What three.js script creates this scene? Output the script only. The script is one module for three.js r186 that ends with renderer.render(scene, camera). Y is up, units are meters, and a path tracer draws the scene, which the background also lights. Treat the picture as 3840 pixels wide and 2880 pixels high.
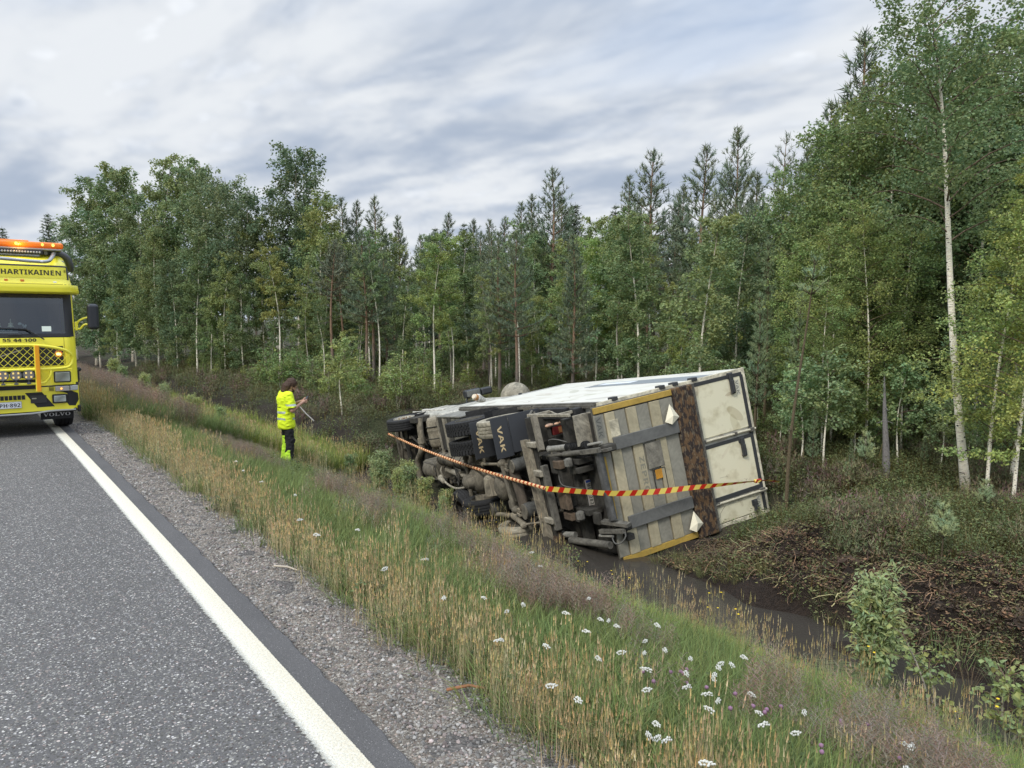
import * as THREE from 'three';
import { mergeGeometries, mergeVertices, toCreasedNormals } from 'three/addons/utils/BufferGeometryUtils.js';
import { RoundedBoxGeometry } from 'three/addons/geometries/RoundedBoxGeometry.js';
import { createNoise2D, createNoise3D } from 'simplex-noise';

// ---------------------------------------------------------------- camera, sky, sun, exposure
const scene = new THREE.Scene();
const EYE = 2.04, PITCH = Math.atan(240 / 2661), FPX = 2661;
const camera = new THREE.PerspectiveCamera(2 * Math.atan(1440 / FPX) * 180 / Math.PI, 4 / 3, 0.1, 1500);
camera.position.set(0, EYE, 0);
camera.rotation.x = -PITCH;
const renderer = new THREE.WebGLRenderer({ antialias: true });
renderer.toneMapping = THREE.LinearToneMapping;
renderer.toneMappingExposure = 1.4;
renderer.shadowMap.enabled = true;
const rng = (seed) => { let a = seed >>> 0; return () => { a = (a + 0x6D2B79F5) | 0; let t = Math.imul(a ^ (a >>> 15), 1 | a); t = (t + Math.imul(t ^ (t >>> 7), 61 | t)) ^ t; return ((t ^ (t >>> 14)) >>> 0) / 4294967296; }; };
const n2 = createNoise2D(rng(11)), n3 = createNoise3D(rng(12));
const fbm2 = (x, y, o = 4) => { let s = 0, a = .5; for (let i = 0; i < o; i++) { s += a * n2(x, y); x = x * 2.03 + 5.1; y = y * 2.03 + 1.7; a *= .5; } return s; };
const clamp = THREE.MathUtils.clamp, lerp = THREE.MathUtils.lerp, smooth = THREE.MathUtils.smoothstep;

{ // layered stratocumulus: streaks of cloud drawn out along one wind direction on a plane high above
  const W = 2048, H = 1024, data = new Float32Array(W * H * 4), wind = .62, cw = Math.cos(wind), sw = Math.sin(wind);
  for (let j = 0; j < H; j++) {
    const el = ((j + .5) / H - .5) * Math.PI, y = Math.sin(el), c = Math.cos(el);
    for (let i = 0; i < W; i++) {
      const az = ((i + .5) / W - .5) * 2 * Math.PI, dx = Math.cos(az) * c, dz = Math.sin(az) * c;
      const k = 1 / (Math.max(y, 0) + .11), px = dx * k, pz = dz * k, a = px * cw + pz * sw, b = -px * sw + pz * cw;
      const wa = a + .1 * n2(a * .7, b * .9), wb = b + .05 * n2(a * .9 + 7, b * 1.3);
      const big = fbm2(wa * .30 + 3.1, wb * .85 + 1.4, 3), mid = fbm2(wa * .9 + 9, wb * 2.3 + 2, 4), fine = fbm2(wa * 2.6 + 4, wb * 4.4, 4);
      let d = big * 1.05 + mid * .8 + fine * .42 + .16 * fbm2(wa * 6 + 2, wb * 13, 3);             // dense = grey-blue base, thin = bright
      d = smooth(d, -.74, .8);
      const lowGap = smooth(y, .24, .02) * smooth(fbm2(wa * .33 + 20, wb * .8 + 5, 3), -.1, .5);
      let r = lerp(.62, .325, d), g = lerp(.645, .38, d), bl = lerp(.675, .47, d);
      const edge = smooth(fine + mid * .7, .14, .5) * (1 - d) * .10; r += edge; g += edge; bl += edge;
      r = lerp(r, .33, lowGap * .5); g = lerp(g, .43, lowGap * .5); bl = lerp(bl, .60, lowGap * .5);
      const up = .96 + 1.75 * smooth(y, .34, 1.0);                // overcast brightens towards the zenith
      if (y < 0) { const t = smooth(-y, 0, .08); r = lerp(r, .16, t); g = lerp(g, .17, t); bl = lerp(bl, .14, t); }
      const o = (j * W + i) * 4; data[o] = r * up; data[o + 1] = g * up; data[o + 2] = bl * up; data[o + 3] = 1;
    }
  }
  const t = new THREE.DataTexture(data, W, H, THREE.RGBAFormat, THREE.FloatType);
  t.mapping = THREE.EquirectangularReflectionMapping; t.magFilter = THREE.LinearFilter; t.needsUpdate = true; t.name = 'sky';
  scene.background = t; scene.environment = t;
}
const sun = new THREE.DirectionalLight(new THREE.Color(1, .955, .88), 1.5);
sun.position.set(-38, 62, 40); sun.target.position.set(0, 0, -14); scene.add(sun, sun.target);
sun.castShadow = true; sun.shadow.radius = 24; sun.shadow.mapSize.set(4096, 4096);
Object.assign(sun.shadow.camera, { left: -60, right: 60, top: 60, bottom: -60, near: 1, far: 220 });
sun.name = 'sun';

// ---------------------------------------------------------------- helpers
const V = (x, y, z) => new THREE.Vector3(x, y, z);
const names = new Map();
function numbered(n) { const k = names.get(n) ?? 0; names.set(n, k + 1); return k ? n + '_' + String(k).padStart(3, '0') : n; }
function tag(o, label, category, group, kind) {
  if (label) o.userData.label = label; if (category) o.userData.category = category;
  if (group) o.userData.group = group; if (kind) o.userData.kind = kind; return o;
}
function shadows(o) { o.traverse((m) => { if (m.isMesh) { m.castShadow = true; m.receiveShadow = true; } }); return o; }
function thing(name, label, category, pos, turn = 0, group) {
  const o = new THREE.Group(); o.name = numbered(name); scene.add(o);
  if (pos) o.position.copy(pos); o.rotation.y = turn; return tag(o, label, category, group);
}
function copyOf(src, label, group) { const c = src.clone(); c.name = numbered(src.name.replace(/_\d+$/, '')); c.userData = { ...src.userData }; scene.add(c); if (label) c.userData.label = label; if (group) c.userData.group = group; return c; }
const norm = (g) => { if (g.index) g = g.toNonIndexed(); for (const k of Object.keys(g.attributes)) if (!['position', 'normal', 'uv', 'color'].includes(k)) g.deleteAttribute(k); return g; };
function join(list) {
  list = [].concat(list).map(norm); const col = list.some((g) => g.attributes.color);
  for (const g of list) {
    const n = g.attributes.position.count;
    if (!g.attributes.uv) g.setAttribute('uv', new THREE.BufferAttribute(new Float32Array(n * 2), 2));
    if (!g.attributes.normal) g.computeVertexNormals();
    if (col && !g.attributes.color) g.setAttribute('color', new THREE.BufferAttribute(new Float32Array(n * 3).fill(1), 3));
  }
  return list.length > 1 ? mergeGeometries(list) : list[0];
}
function obj(name, geos, m, parent = scene) {
  const o = new THREE.Mesh(Array.isArray(geos) ? join(geos) : geos, m); o.castShadow = o.receiveShadow = true;
  o.name = parent === scene ? numbered(name) : name; parent.add(o); return o;
}
const M4 = new THREE.Matrix4(), Q = new THREE.Quaternion(), E3 = new THREE.Euler();
function put(g, x, y, z, rx = 0, ry = 0, rz = 0) { return g.applyMatrix4(M4.compose(V(x, y, z), Q.setFromEuler(E3.set(rx, ry, rz)), V(1, 1, 1))); }
const bx = (w, h, d, x, y, z, r = 0, rot = [0, 0, 0]) => put(r ? new RoundedBoxGeometry(w, h, d, 2, Math.min(r, w / 2.01, h / 2.01, d / 2.01)) : new THREE.BoxGeometry(w, h, d), x, y, z, ...rot);
const cyl = (a, b, r1, r2 = r1, seg = 14, open = false) => {            // from point a (radius r1) to point b (radius r2)
  a = V(...a); b = V(...b); const d = b.clone().sub(a), g = new THREE.CylinderGeometry(r2, r1, d.length(), seg, 1, open);
  return g.applyMatrix4(M4.compose(a.add(b).multiplyScalar(.5), Q.setFromUnitVectors(V(0, 1, 0), d.normalize()), V(1, 1, 1)));
};
const tube = (pts, r, seg = 24, rad = 8, closed = false) => new THREE.TubeGeometry(new THREE.CatmullRomCurve3(pts.map((p) => V(...p)), closed, 'catmullrom', .5), seg, r, rad, closed);
const ball = (r, x, y, z, sx = 1, sy = 1, sz = 1, a = 16, b = 12) => put(new THREE.SphereGeometry(r, a, b).scale(sx, sy, sz), x, y, z);
const lathe = (pts, seg = 32) => new THREE.LatheGeometry(pts.map((p) => new THREE.Vector2(...p)), seg);
const beam = (a, b, w, h, up = [0, 1, 0]) => {                          // a bar of section w x h from a to b
  a = V(...a); b = V(...b); const d = b.clone().sub(a), L = d.length(); d.normalize();
  const s = new THREE.Vector3().crossVectors(V(...up), d).normalize(), u = new THREE.Vector3().crossVectors(d, s);
  const bev = Math.min(w, h) * .12;
  return new RoundedBoxGeometry(w, h, L, 1, bev).applyMatrix4(M4.makeBasis(s, u, d).setPosition(a.add(b).multiplyScalar(.5)));
};
const RGB = (r, g, b) => new THREE.Color().setRGB(r, g, b);
const mat = (r, g, b, rough = .7, more = {}) => new THREE.MeshStandardMaterial({ color: RGB(r, g, b), roughness: rough, ...more });
const phys = (r, g, b, rough = .5, more = {}) => new THREE.MeshPhysicalMaterial({ color: RGB(r, g, b), roughness: rough, ...more });
function canvasTex(w, h, draw, srgb = true, rep) {
  const c = document.createElement('canvas'); c.width = w; c.height = h; draw(c.getContext('2d'), w, h);
  const t = new THREE.CanvasTexture(c); if (srgb) t.colorSpace = THREE.SRGBColorSpace; t.wrapS = t.wrapT = THREE.RepeatWrapping; if (rep) t.repeat.set(...rep); return t;
}
function dataTex(w, h, f, srgb = false) {                                // f(u, v) -> [r, g, b] or one grey value, in 0..1
  const d = new Uint8Array(w * h * 4);
  for (let j = 0; j < h; j++) for (let i = 0; i < w; i++) { const v = f(i / w, j / h, i, j), o = (j * w + i) * 4; for (let c = 0; c < 3; c++) d[o + c] = clamp((v.length ? v[c] : v) * 255, 0, 255); d[o + 3] = 255; }
  const t = new THREE.DataTexture(d, w, h); t.wrapS = t.wrapT = THREE.RepeatWrapping; t.magFilter = THREE.LinearFilter; t.needsUpdate = true; if (srgb) t.colorSpace = THREE.SRGBColorSpace; return t;
}
const tileN = (f, u, v) => { const a = u * 6.28318, b = v * 6.28318; return n3(Math.cos(a) * f + Math.sin(b) * f * .7, Math.sin(a) * f + Math.cos(b) * f * .9, Math.cos(b) * f * .8 + 3); };

// road frame: s metres along the road ahead, t metres to its right
const YAW = 37.33571 * Math.PI / 180, DX = -Math.sin(YAW), DZ = -Math.cos(YAW), NX = Math.cos(YAW), NZ = -Math.sin(YAW);
const bend = (s) => .00055 * Math.max(0, s - 3) ** 2 / (1 + Math.max(0, s - 3) * .002);
const RD = (s, t, y = 0) => { const q = t - bend(s); return V(s * DX + q * NX, y, s * DZ + q * NZ); };
const ST = (x, z) => { const s = x * DX + z * DZ; return [s, x * NX + z * NZ + bend(s)]; };
// a point seen at photograph position (px, py), 2212 wide, at a given distance ahead
const CP = Math.cos(PITCH), SP = Math.sin(PITCH);
function seen(px, py, depth) { const k = 3840 / 2212, a = (px * k - 1920) / FPX, b = -(py * k - 1440) / FPX, y = b * CP - SP, z = -b * SP - CP, m = -depth / z; return V(a * m, EYE + y * m, -depth); }
// ---------------------------------------------------------------- the lying lorry's axes (needed by the ground that it has sunk into)
const TF = V(-.39669, -.12297, -.90968), TU = V(.89687, .15924, -.41263), TR = V(.1956, -.97955, .04712), TO = V(-1.1095, -1.2350, -14.3449);
const truckPoint = (X, Y, Z) => TO.clone().addScaledVector(TF, X).addScaledVector(TU, Y).addScaledVector(TR, Z);
const TI = new THREE.Matrix4().makeBasis(TF, TU, TR).setPosition(TO).invert();

// ---------------------------------------------------------------- the ground
const profile = [[-60, -.7], [-12, -.9], [-8.6, -.5], [-6.2, -.06], [1.5, -.05], [2.1, -.06], [3.1, -.33], [5.4, -1.07], [6.45, -1.47], [6.75, -1.68], [7.05, -1.86], [7.5, -1.97], [8.15, -1.86], [8.4, -1.6], [8.85, -1.22], [9.5, -.97], [11, -.84], [13, -.78], [60, -.72], [900, -.7]];
function prof(t) { for (let i = 1; i < profile.length; i++) if (t < profile[i][0]) { const [a, b] = profile[i - 1], [c, d] = profile[i]; return lerp(b, d, (t - a) / (c - a)); } return -.7; }
const tornAt = (s, t) => smooth(t, 8.2, 8.6) * (1 - smooth(t + fbm2(s * .5, t * .5) * 1.2, 9.3, 10.1)) * (1 - smooth(s, 8, 10.5)) + smooth(t, 6.9, 7.5) * (1 - smooth(t, 9, 9.8)) * smooth(s, 6.2, 7.4) * (1 - smooth(s, 12.5, 14.5));
function ground(s, t) {
  let h = prof(t + .12 * n2(s * .22, 4) * smooth(t, 2.2, 3.5));
  const wild = smooth(t, 2.2, 3.6), bog = smooth(t, 9, 12);
  h += wild * (.035 * n2(s * .9, t * .9) + .015 * n2(s * 2.6, t * 2.6)) + bog * (.13 * n2(s * .35 + 9, t * .35) + .08 * n2(s * 1.1, t * 1.1 + 5));
  const torn = clamp(tornAt(s, t), 0, 1);
  h += torn * (.17 * n2(s * 1.3, t * 1.3 + 20) + .13 * Math.abs(n2(s * 2.9, t * 2.9)) + .07 * n2(s * 7, t * 7) + .035 * n2(s * 15, t * 15));
  h += .30 * Math.exp(-(((s - 3.85) / .55) ** 2 + ((t - 7.75) / .22) ** 2));               // clod of peat in the water
  h += .26 * Math.exp(-(((s - 5.3) / .4) ** 2 + ((t - 8.15) / .25) ** 2)) + .3 * Math.exp(-(((s - 2.1) / .7) ** 2 + ((t - 7.9) / .3) ** 2)) + .22 * Math.exp(-(((s - 3.0) / .22) ** 2 + ((t - 8.2) / .2) ** 2));
  if (s > 3 && s < 22 && t > 5.5 && t < 16) {                                              // the trench that the lorry lies in
    const p = RD(s, t, -1.6).applyMatrix4(TI), in1 = smooth(p.x, -6.4, -4.7) * (1 - smooth(p.x, 7, 8)) * smooth(p.y, -.75, .1) * (1 - smooth(p.y, 4.1, 5.0));
    const side = truckPoint(Math.max(p.x, -4.3), p.y, 1.26).y, rear = 1 - smooth(p.x, -3.6, -2.4), deep = Math.max(side + lerp(.24, -.03, rear) + lerp(.18, .05, rear) * n2(s * 1.1, t * 1.1 + 3), -2.35);
    if (in1 > 0 && deep < h) h = lerp(h, deep, in1);
  }
  return h;
}
const onGround = (s, t, dy = 0) => RD(s, t, ground(s, t) + dy);
function sheet(ss, ts, hf, colf, uvScale = 1) {
  const P = [], C = [], U = [], I = [], n = ts.length;
  ss.forEach((s, i) => ts.forEach((t, j) => {
    const p = RD(s, t, hf(s, t)); P.push(p.x, p.y, p.z); U.push(s * uvScale, t * uvScale); if (colf) C.push(...colf(s, t));
    if (i && j) { const a = (i - 1) * n + j - 1, b = a + 1, c = i * n + j - 1, d = c + 1; I.push(a, b, c, b, d, c); }
  }));
  const g = new THREE.BufferGeometry(); g.setAttribute('position', new THREE.Float32BufferAttribute(P, 3)); g.setAttribute('uv', new THREE.Float32BufferAttribute(U, 2));
  if (colf) g.setAttribute('color', new THREE.Float32BufferAttribute(C, 3)); g.setIndex(I); g.computeVertexNormals(); return g;
}
function steps(parts) { const o = [parts[0][0]]; for (const [, to, st] of parts) { const from = o[o.length - 1], n = Math.max(1, Math.round((to - from) / st)); for (let i = 1; i <= n; i++) o.push(from + (to - from) * i / n); } return o; }
const mixc = (a, b, t) => a.map((v, i) => lerp(v, b[i], t));
const soilTex = dataTex(512, 512, (u, v) => { const a = tileN(5, u, v), b = tileN(14, u + .3, v), c = tileN(34, u, v + .2); return clamp(.72 + .16 * a + .16 * b + .14 * c, 0, 1); });
const soilBump = dataTex(512, 512, (u, v) => .5 + .28 * tileN(9, u, v) + .22 * tileN(26, u, v));
const groundMat = new THREE.MeshStandardMaterial({ vertexColors: true, roughness: 1, map: soilTex, bumpMap: soilBump, bumpScale: .05 });
const groundCol = (s, t) => {
  const n = fbm2(s * .6, t * .6), grass = [.085, .095, .035], dry = [.16, .13, .07], peat = [.036, .023, .015], bogc = [.075, .085, .036], grav = [.19, .175, .16];
  let c = mixc(grav, dry, smooth(t, 2.1, 2.35)); c = mixc(c, mixc(grass, dry, clamp(.4 + n, 0, 1)), smooth(t, 2.5, 3.2));
  c = mixc(c, peat, smooth(t, 6.5, 7.0)); c = mixc(c, mixc(bogc, [.075, .05, .035], clamp(.3 + n * 1.4, 0, 1)), smooth(t, 8.6, 9.8));
  c = mixc(c, peat.map((v) => v * (1 + .5 * n)), clamp(tornAt(s, t), 0, 1));
  return c;
};
{
  const ss = steps([[-60], [-60, -6, 6], [-6, 1, .8], [1, 14, .11], [14, 26, .3], [26, 60, .9], [60, 200, 6], [200, 700, 50]].map((p, i) => i ? p : [-60]));
  const ts = steps([[-300], [0, -30, 30], [0, -6, 2.5], [0, 1.5, 2.5], [0, 2.1, .3], [0, 6.6, .26], [0, 11.5, .11], [0, 20, .5], [0, 60, 3], [0, 200, 20], [0, 700, 60]]);
  tag(obj('ground', sheet(ss, ts, ground, groundCol, .6), groundMat), 'bog and verge ground that falls from the road into a ditch and runs level into the forest', 'ground', null, 'structure');
}
// asphalt with light chippings worn bare
const asphaltTex = canvasTex(2048, 2048, (c, w, h) => {
  const R = rng(5); c.fillStyle = '#58585a'; c.fillRect(0, 0, w, h);
  for (let i = 0; i < 60000; i++) {
    const x = R() * w, y = R() * h, r = 1.8 + R() * R() * 5.6, g = R(), v = g < .38 ? 60 + R() * 26 : g < .78 ? 90 + R() * 38 : 126 + R() * 66, k = R();
    c.fillStyle = `rgb(${v + (k < .12 ? 10 : 0)},${v},${v + (k > .75 ? 4 : -2)})`;
    for (const ox of [0, x < 14 ? w : x > w - 14 ? -w : 0]) for (const oy of [0, y < 14 ? h : y > h - 14 ? -h : 0]) { c.beginPath(); c.ellipse(x + ox, y + oy, r, r * (.5 + R() * .45), R() * 3.14, 0, 6.3); c.fill(); if (!ox && !oy) continue; }
  }
  for (let i = 0; i < 9000; i++) { c.fillStyle = `rgba(35,35,37,${.3 + R() * .5})`; c.fillRect(R() * w, R() * h, 1 + R() * 4, 1 + R() * 3); }
});
const fineTex = canvasTex(1024, 1024, (c, w, h) => {
  const R = rng(6); c.fillStyle = '#555456'; c.fillRect(0, 0, w, h);
  for (let i = 0; i < 60000; i++) { const g = R(), v = g < .93 ? 55 + R() * 45 : 110 + R() * 60; c.fillStyle = `rgb(${v},${v},${v})`; c.fillRect(R() * w, R() * h, 1 + R() * 3, 1 + R() * 2.4); }
});
const stoneBump = dataTex(1024, 1024, (u, v) => .5 + .26 * tileN(22, u, v) + .26 * tileN(58, u, v));
const asphaltMat = new THREE.MeshStandardMaterial({ vertexColors: true, map: asphaltTex, roughness: .88, bumpMap: stoneBump, bumpScale: .006 });
const seamMat = new THREE.MeshStandardMaterial({ vertexColors: true, map: fineTex, roughness: .9, bumpMap: stoneBump, bumpScale: .004 });
const wear = (s, t) => { const n = fbm2(s * .12, t * .9, 3), lane = .07 * Math.exp(-(((t + .55) / .42) ** 2)) - .05 * Math.exp(-(((t - .95) / .3) ** 2)), v = 1.0 + .10 * n + lane + .05 * fbm2(s * 1.7, t * 3); return [v * 1.10, v * 1.06, v * .985]; };
const roadS = steps([[-40], [0, 0, 2], [0, 14, .25], [0, 60, 1], [0, 400, 4]]);
{
  const edge = (s) => 1.53 + .012 * n2(s * 2.2, 8) + .008 * n2(s * 9, 3);
  tag(obj('road', sheet(roadS, steps([[-5.9], [0, 1.36, .2]]), (s, t) => .006 - .012 * Math.max(0, t - 1), wear, 1 / 2.6), asphaltMat), 'grey worn asphalt road with light chippings', 'road', null, 'structure');
  // the strip of darker, finer asphalt outside the line, with a broken edge and a face down to the gravel
  const P = [], U = [], C = [], I = []; const S2 = steps([[-20], [0, 1, .5], [0, 20, .06], [0, 60, .5], [0, 300, 4]]);
  S2.forEach((s, i) => { const e = edge(s), row = [[1.355, .001], [1.45, 0], [e - .012, -.002], [e, -.012], [e + .012, -.06]]; row.forEach(([t, y], j) => { const p = RD(s, t, y); P.push(p.x, p.y, p.z); U.push(s * .8, t * .8); const v = 1.12 + .2 * fbm2(s * .8, t * 3); C.push(v * 1.02, v, v * .95); if (i && j) { const a = (i - 1) * 5 + j - 1; I.push(a, a + 1, a + 5, a + 1, a + 6, a + 5); } }); });
  const g = new THREE.BufferGeometry(); g.setAttribute('position', new THREE.Float32BufferAttribute(P, 3)); g.setAttribute('uv', new THREE.Float32BufferAttribute(U, 2)); g.setAttribute('color', new THREE.Float32BufferAttribute(C, 3)); g.setIndex(I); g.computeVertexNormals();
  tag(obj('road_edge_strip', g, seamMat), 'dark strip of fine asphalt between the white line and the gravel', 'road edge', null, 'structure');
}
{ // the painted edge line, thick paint worn ragged on its traffic side
  const lineTex = canvasTex(256, 2048, (c, w, h) => {
    const R = rng(8), im = c.createImageData(w, h);
    for (let y = 0; y < h; y++) for (let x = 0; x < w; x++) {
      const u = x / w, v = y / h, o = (y * w + x) * 4, streak = fbm2(u * 14, v * 260, 2), n = fbm2(u * 9, v * 70, 3), tn = clamp(.5 + n * .8 + (u - .45) * .8, 0, 1);
      let r = lerp(231, 220, tn), g = lerp(229, 211, tn), b = lerp(217, 188, tn); const gray = clamp((streak - .22) * 2.2, 0, .28) + clamp((.22 - u) * 1.6, 0, .3); r *= 1 - gray * .55; g *= 1 - gray * .52; b *= 1 - gray * .48;
      const ragged = u - (.05 + .10 * fbm2(v * 46, 2, 3) + .06 * fbm2(v * 190, 9, 2) + .07 * R()), right = .975 + .014 * n2(v * 130, 4) - u;
      im.data[o] = r; im.data[o + 1] = g; im.data[o + 2] = b; im.data[o + 3] = ragged > 0 && right > 0 && !(R() < clamp(.3 - u, 0, .3) * .9) && fbm2(u * 20, v * 330, 2) < .52 ? 255 : 0;
    }
    c.putImageData(im, 0, 0);
  });
  const g = sheet(roadS, [1.185, 1.275, 1.368], (s, t) => .0105 - .012 * Math.max(0, t - 1), null); const U = g.attributes.uv;
  for (let i = 0; i < U.count; i++) { U.setXY(i, (U.getY(i) - 1.185) / .183, U.getX(i) / 2.1); }
  tag(obj('edge_line', g, new THREE.MeshStandardMaterial({ map: lineTex, alphaTest: .5, roughness: .7, bumpMap: stoneBump, bumpScale: .002 })), 'white painted line along the right edge of the road', 'road marking', null, 'structure');
}
{ // gravel shoulder sheet and the loose stones on it
  const gravTex = canvasTex(1024, 1024, (c, w, h) => {
    const R = rng(9); c.fillStyle = '#6b655f'; c.fillRect(0, 0, w, h);
    for (let i = 0; i < 15000; i++) { const v = 62 + R() * 105, k = R(), x = R() * w, y = R() * h, r = 2 + R() * R() * 9; c.fillStyle = k < .2 ? `rgb(${v + 16},${v + 3},${v - 4})` : `rgb(${v + 5},${v + 2},${v - 3})`; for (const ox of [0, w, -w]) { if (ox && x > 14 && x < w - 14) continue; c.beginPath(); c.ellipse(x + ox, y, r, r * (.5 + R() * .5), R() * 3.14, 0, 6.3); c.fill(); } }
  });
  const gm = new THREE.MeshStandardMaterial({ map: gravTex, vertexColors: true, roughness: 1, bumpMap: stoneBump, bumpScale: .012 });
  const gh = (s, t) => ground(s, t) + .006 + .012 * n2(s * 3, t * 3) * smooth(t, 1.55, 1.7);
  tag(obj('gravel_shoulder', sheet(steps([[-10], [0, 1, .5], [0, 24, .12], [0, 70, .8], [0, 200, 5]]), steps([[1.5], [0, 2.42, .08]]), gh, (s, t) => { const v = 1.36 + .4 * fbm2(s * .9, t * 2.2, 3); return [v, v * .965, v * .90]; }, .85), gm), 'strip of grey crushed gravel along the edge of the asphalt', 'gravel', null, 'structure');
  const R = rng(21), stone = (k) => { const g = new THREE.IcosahedronGeometry(1, 0), p = g.attributes.position; for (let i = 0; i < p.count; i++) { const v = V().fromBufferAttribute(p, i), f = 1 + .35 * n3(v.x * 1.3 + k * 9, v.y * 1.3, v.z * 1.3); p.setXYZ(i, v.x * f, v.y * f * .62, v.z * f * .8); } g.deleteAttribute('normal'); g.deleteAttribute('uv'); return g; };
  const sm = new THREE.MeshStandardMaterial({ roughness: .95 });
  [0, 1, 2].forEach((k) => {
    const N = 5200, im = new THREE.InstancedMesh(stone(k), sm, N), m = new THREE.Matrix4(), col = new THREE.Color();
    for (let i = 0; i < N; i++) {
      const s = 1.7 + 15 * Math.pow(R(), 1.7), t = 1.56 + Math.pow(R(), 1.25) * .68 + (s < 4 ? R() * .12 : 0), r = (.0045 + .0125 * R() * R()) * (1 + s * .02);
      const p = RD(s, t, gh(s, t) + r * .2); m.compose(p, new THREE.Quaternion().setFromEuler(new THREE.Euler(R() * .6, R() * 6.3, R() * .6)), V(r, r, r)); im.setMatrixAt(i, m);
      const v = .11 + R() * R() * .4, pink = R() < .22 ? 1.16 : 1.02; col.setRGB(v * pink, v * .97, v * .9); im.setColorAt(i, col);
    }
    im.name = numbered('gravel_stones'); im.castShadow = im.receiveShadow = true; tag(im, 'loose grey and pinkish crushed stones scattered over the gravel strip beside the asphalt', 'gravel', 'loose stones of the gravel strip', 'stuff'); scene.add(im);
  });
}
{ // ditch water: dark peaty pool
  const S = steps([[-6], [0, 9.5, .2]]), T = steps([[6.6], [0, 8.7, .15]]);
  const wm = phys(.05, .044, .037, .16, { ior: 1.33, bumpMap: dataTex(256, 256, (u, v) => .5 + .3 * tileN(3, u, v) + .2 * tileN(8, u, v)), bumpScale: .004 });
  tag(obj('ditch_water', sheet(S, T, () => -1.715, null, .4), wm), 'dark brown still water in the roadside ditch', 'water', null, 'structure');
}
// ---------------------------------------------------------------- trees: leaf by leaf
class Leaves {                                                   // collects small faces: position + colour
  constructor() { this.p = []; this.c = []; }
  tri(a, b, c, col) { this.p.push(a.x, a.y, a.z, b.x, b.y, b.z, c.x, c.y, c.z); for (let i = 0; i < 3; i++) this.c.push(...col); }
  leaf(at, dir, nrm, L, W, col) {                                // a leaf folded along its midrib
    const s = new THREE.Vector3().crossVectors(dir, nrm).normalize().multiplyScalar(W * .5), t = at.clone().addScaledVector(dir, L), m = at.clone().addScaledVector(dir, L * .42), f = nrm.clone().multiplyScalar(W * .14);
    this.tri(at, m.clone().add(s).add(f), t, col); this.tri(at, t, m.clone().sub(s).add(f), col);
  }
  blade(at, dir, side, L, W, col) { const s = side.clone().multiplyScalar(W * .5); this.tri(at.clone().add(s), at.clone().sub(s), at.clone().addScaledVector(dir, L), col); }
  build() { const g = new THREE.BufferGeometry(); g.setAttribute('position', new THREE.Float32BufferAttribute(this.p, 3)); g.setAttribute('color', new THREE.Float32BufferAttribute(this.c, 3)); return g; }
}
class Wood {                                                     // tapering limbs with bark colours
  constructor() { this.P = []; this.N = []; this.U = []; this.C = []; this.I = []; }
  limb(pts, rad, n, colf) {
    let vlen = 0; const base = this.P.length / 3;
    pts.forEach((p, i) => {
      const d = (pts[i + 1] ?? p).clone().sub(pts[i - 1] ?? p).normalize(), a = Math.abs(d.y) < .9 ? V(0, 1, 0) : V(1, 0, 0), x = new THREE.Vector3().crossVectors(a, d).normalize(), y = new THREE.Vector3().crossVectors(d, x);
      if (i) vlen += p.distanceTo(pts[i - 1]);
      for (let k = 0; k <= n; k++) { const A = k / n * 6.28318, v = x.clone().multiplyScalar(Math.cos(A)).addScaledVector(y, Math.sin(A)); this.P.push(p.x + v.x * rad[i], p.y + v.y * rad[i], p.z + v.z * rad[i]); this.N.push(v.x, v.y, v.z); this.U.push(k / n, vlen); this.C.push(...colf(i / (pts.length - 1), p)); }
    });
    for (let i = 1; i < pts.length; i++) for (let k = 0; k < n; k++) { const a = base + (i - 1) * (n + 1) + k, b = a + 1, c = a + n + 1, d = c + 1; this.I.push(a, b, c, b, d, c); }
  }
  build() { const g = new THREE.BufferGeometry(); for (const [k, a, n] of [['position', this.P, 3], ['normal', this.N, 3], ['uv', this.U, 2], ['color', this.C, 3]]) g.setAttribute(k, new THREE.Float32BufferAttribute(a, n)); g.setIndex(this.I); return g; }
}
const birchBark = canvasTex(256, 1024, (c, w, h) => {
  const R = rng(31); c.fillStyle = '#fcf6e8'; c.fillRect(0, 0, w, h);
  for (let i = 0; i < 240; i++) { c.fillStyle = `rgba(${190 + R() * 40},${176 + R() * 40},${150 + R() * 40},.35)`; c.fillRect(R() * w, R() * h, 20 + R() * 90, 1 + R() * 8); }
  for (let i = 0; i < 210; i++) { c.fillStyle = `rgba(50,42,36,${.4 + R() * .5})`; c.fillRect(R() * w, R() * h, 8 + R() * 46, 1 + R() * 2.5); }
  for (let i = 0; i < 20; i++) { const x = R() * w, y = R() * h; c.fillStyle = 'rgba(34,29,26,.9)'; c.beginPath(); c.ellipse(x, y, 9 + R() * 24, 4 + R() * 9, 0, 0, 6.3); c.fill(); c.fillRect(x - 30, y - 2, 60, 3); }
});
birchBark.repeat.set(1, .8);
const pineBark = dataTex(128, 256, (u, v) => { const a = tileN(4, u, v), b = tileN(11, u, v * .6); return clamp(.72 + .22 * a + .2 * b, .2, 1); });
const birchWoodMat = new THREE.MeshStandardMaterial({ map: birchBark, vertexColors: true, roughness: .85 });
const pineWoodMat = new THREE.MeshStandardMaterial({ map: pineBark, vertexColors: true, roughness: .95, bumpMap: pineBark, bumpScale: .02 });
const leafMat = new THREE.MeshPhysicalMaterial({ vertexColors: true, roughness: .78, transmission: .46, thickness: 0, side: THREE.DoubleSide, specularIntensity: .5 });
const leafMats = [[1, 1, 1], [1.16, 1.1, .95], [.8, .84, .82], [1.05, .98, .8], [.9, .98, .95]].map((c) => { const m = leafMat.clone(); m.color.setRGB(...c); return m; });
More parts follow.
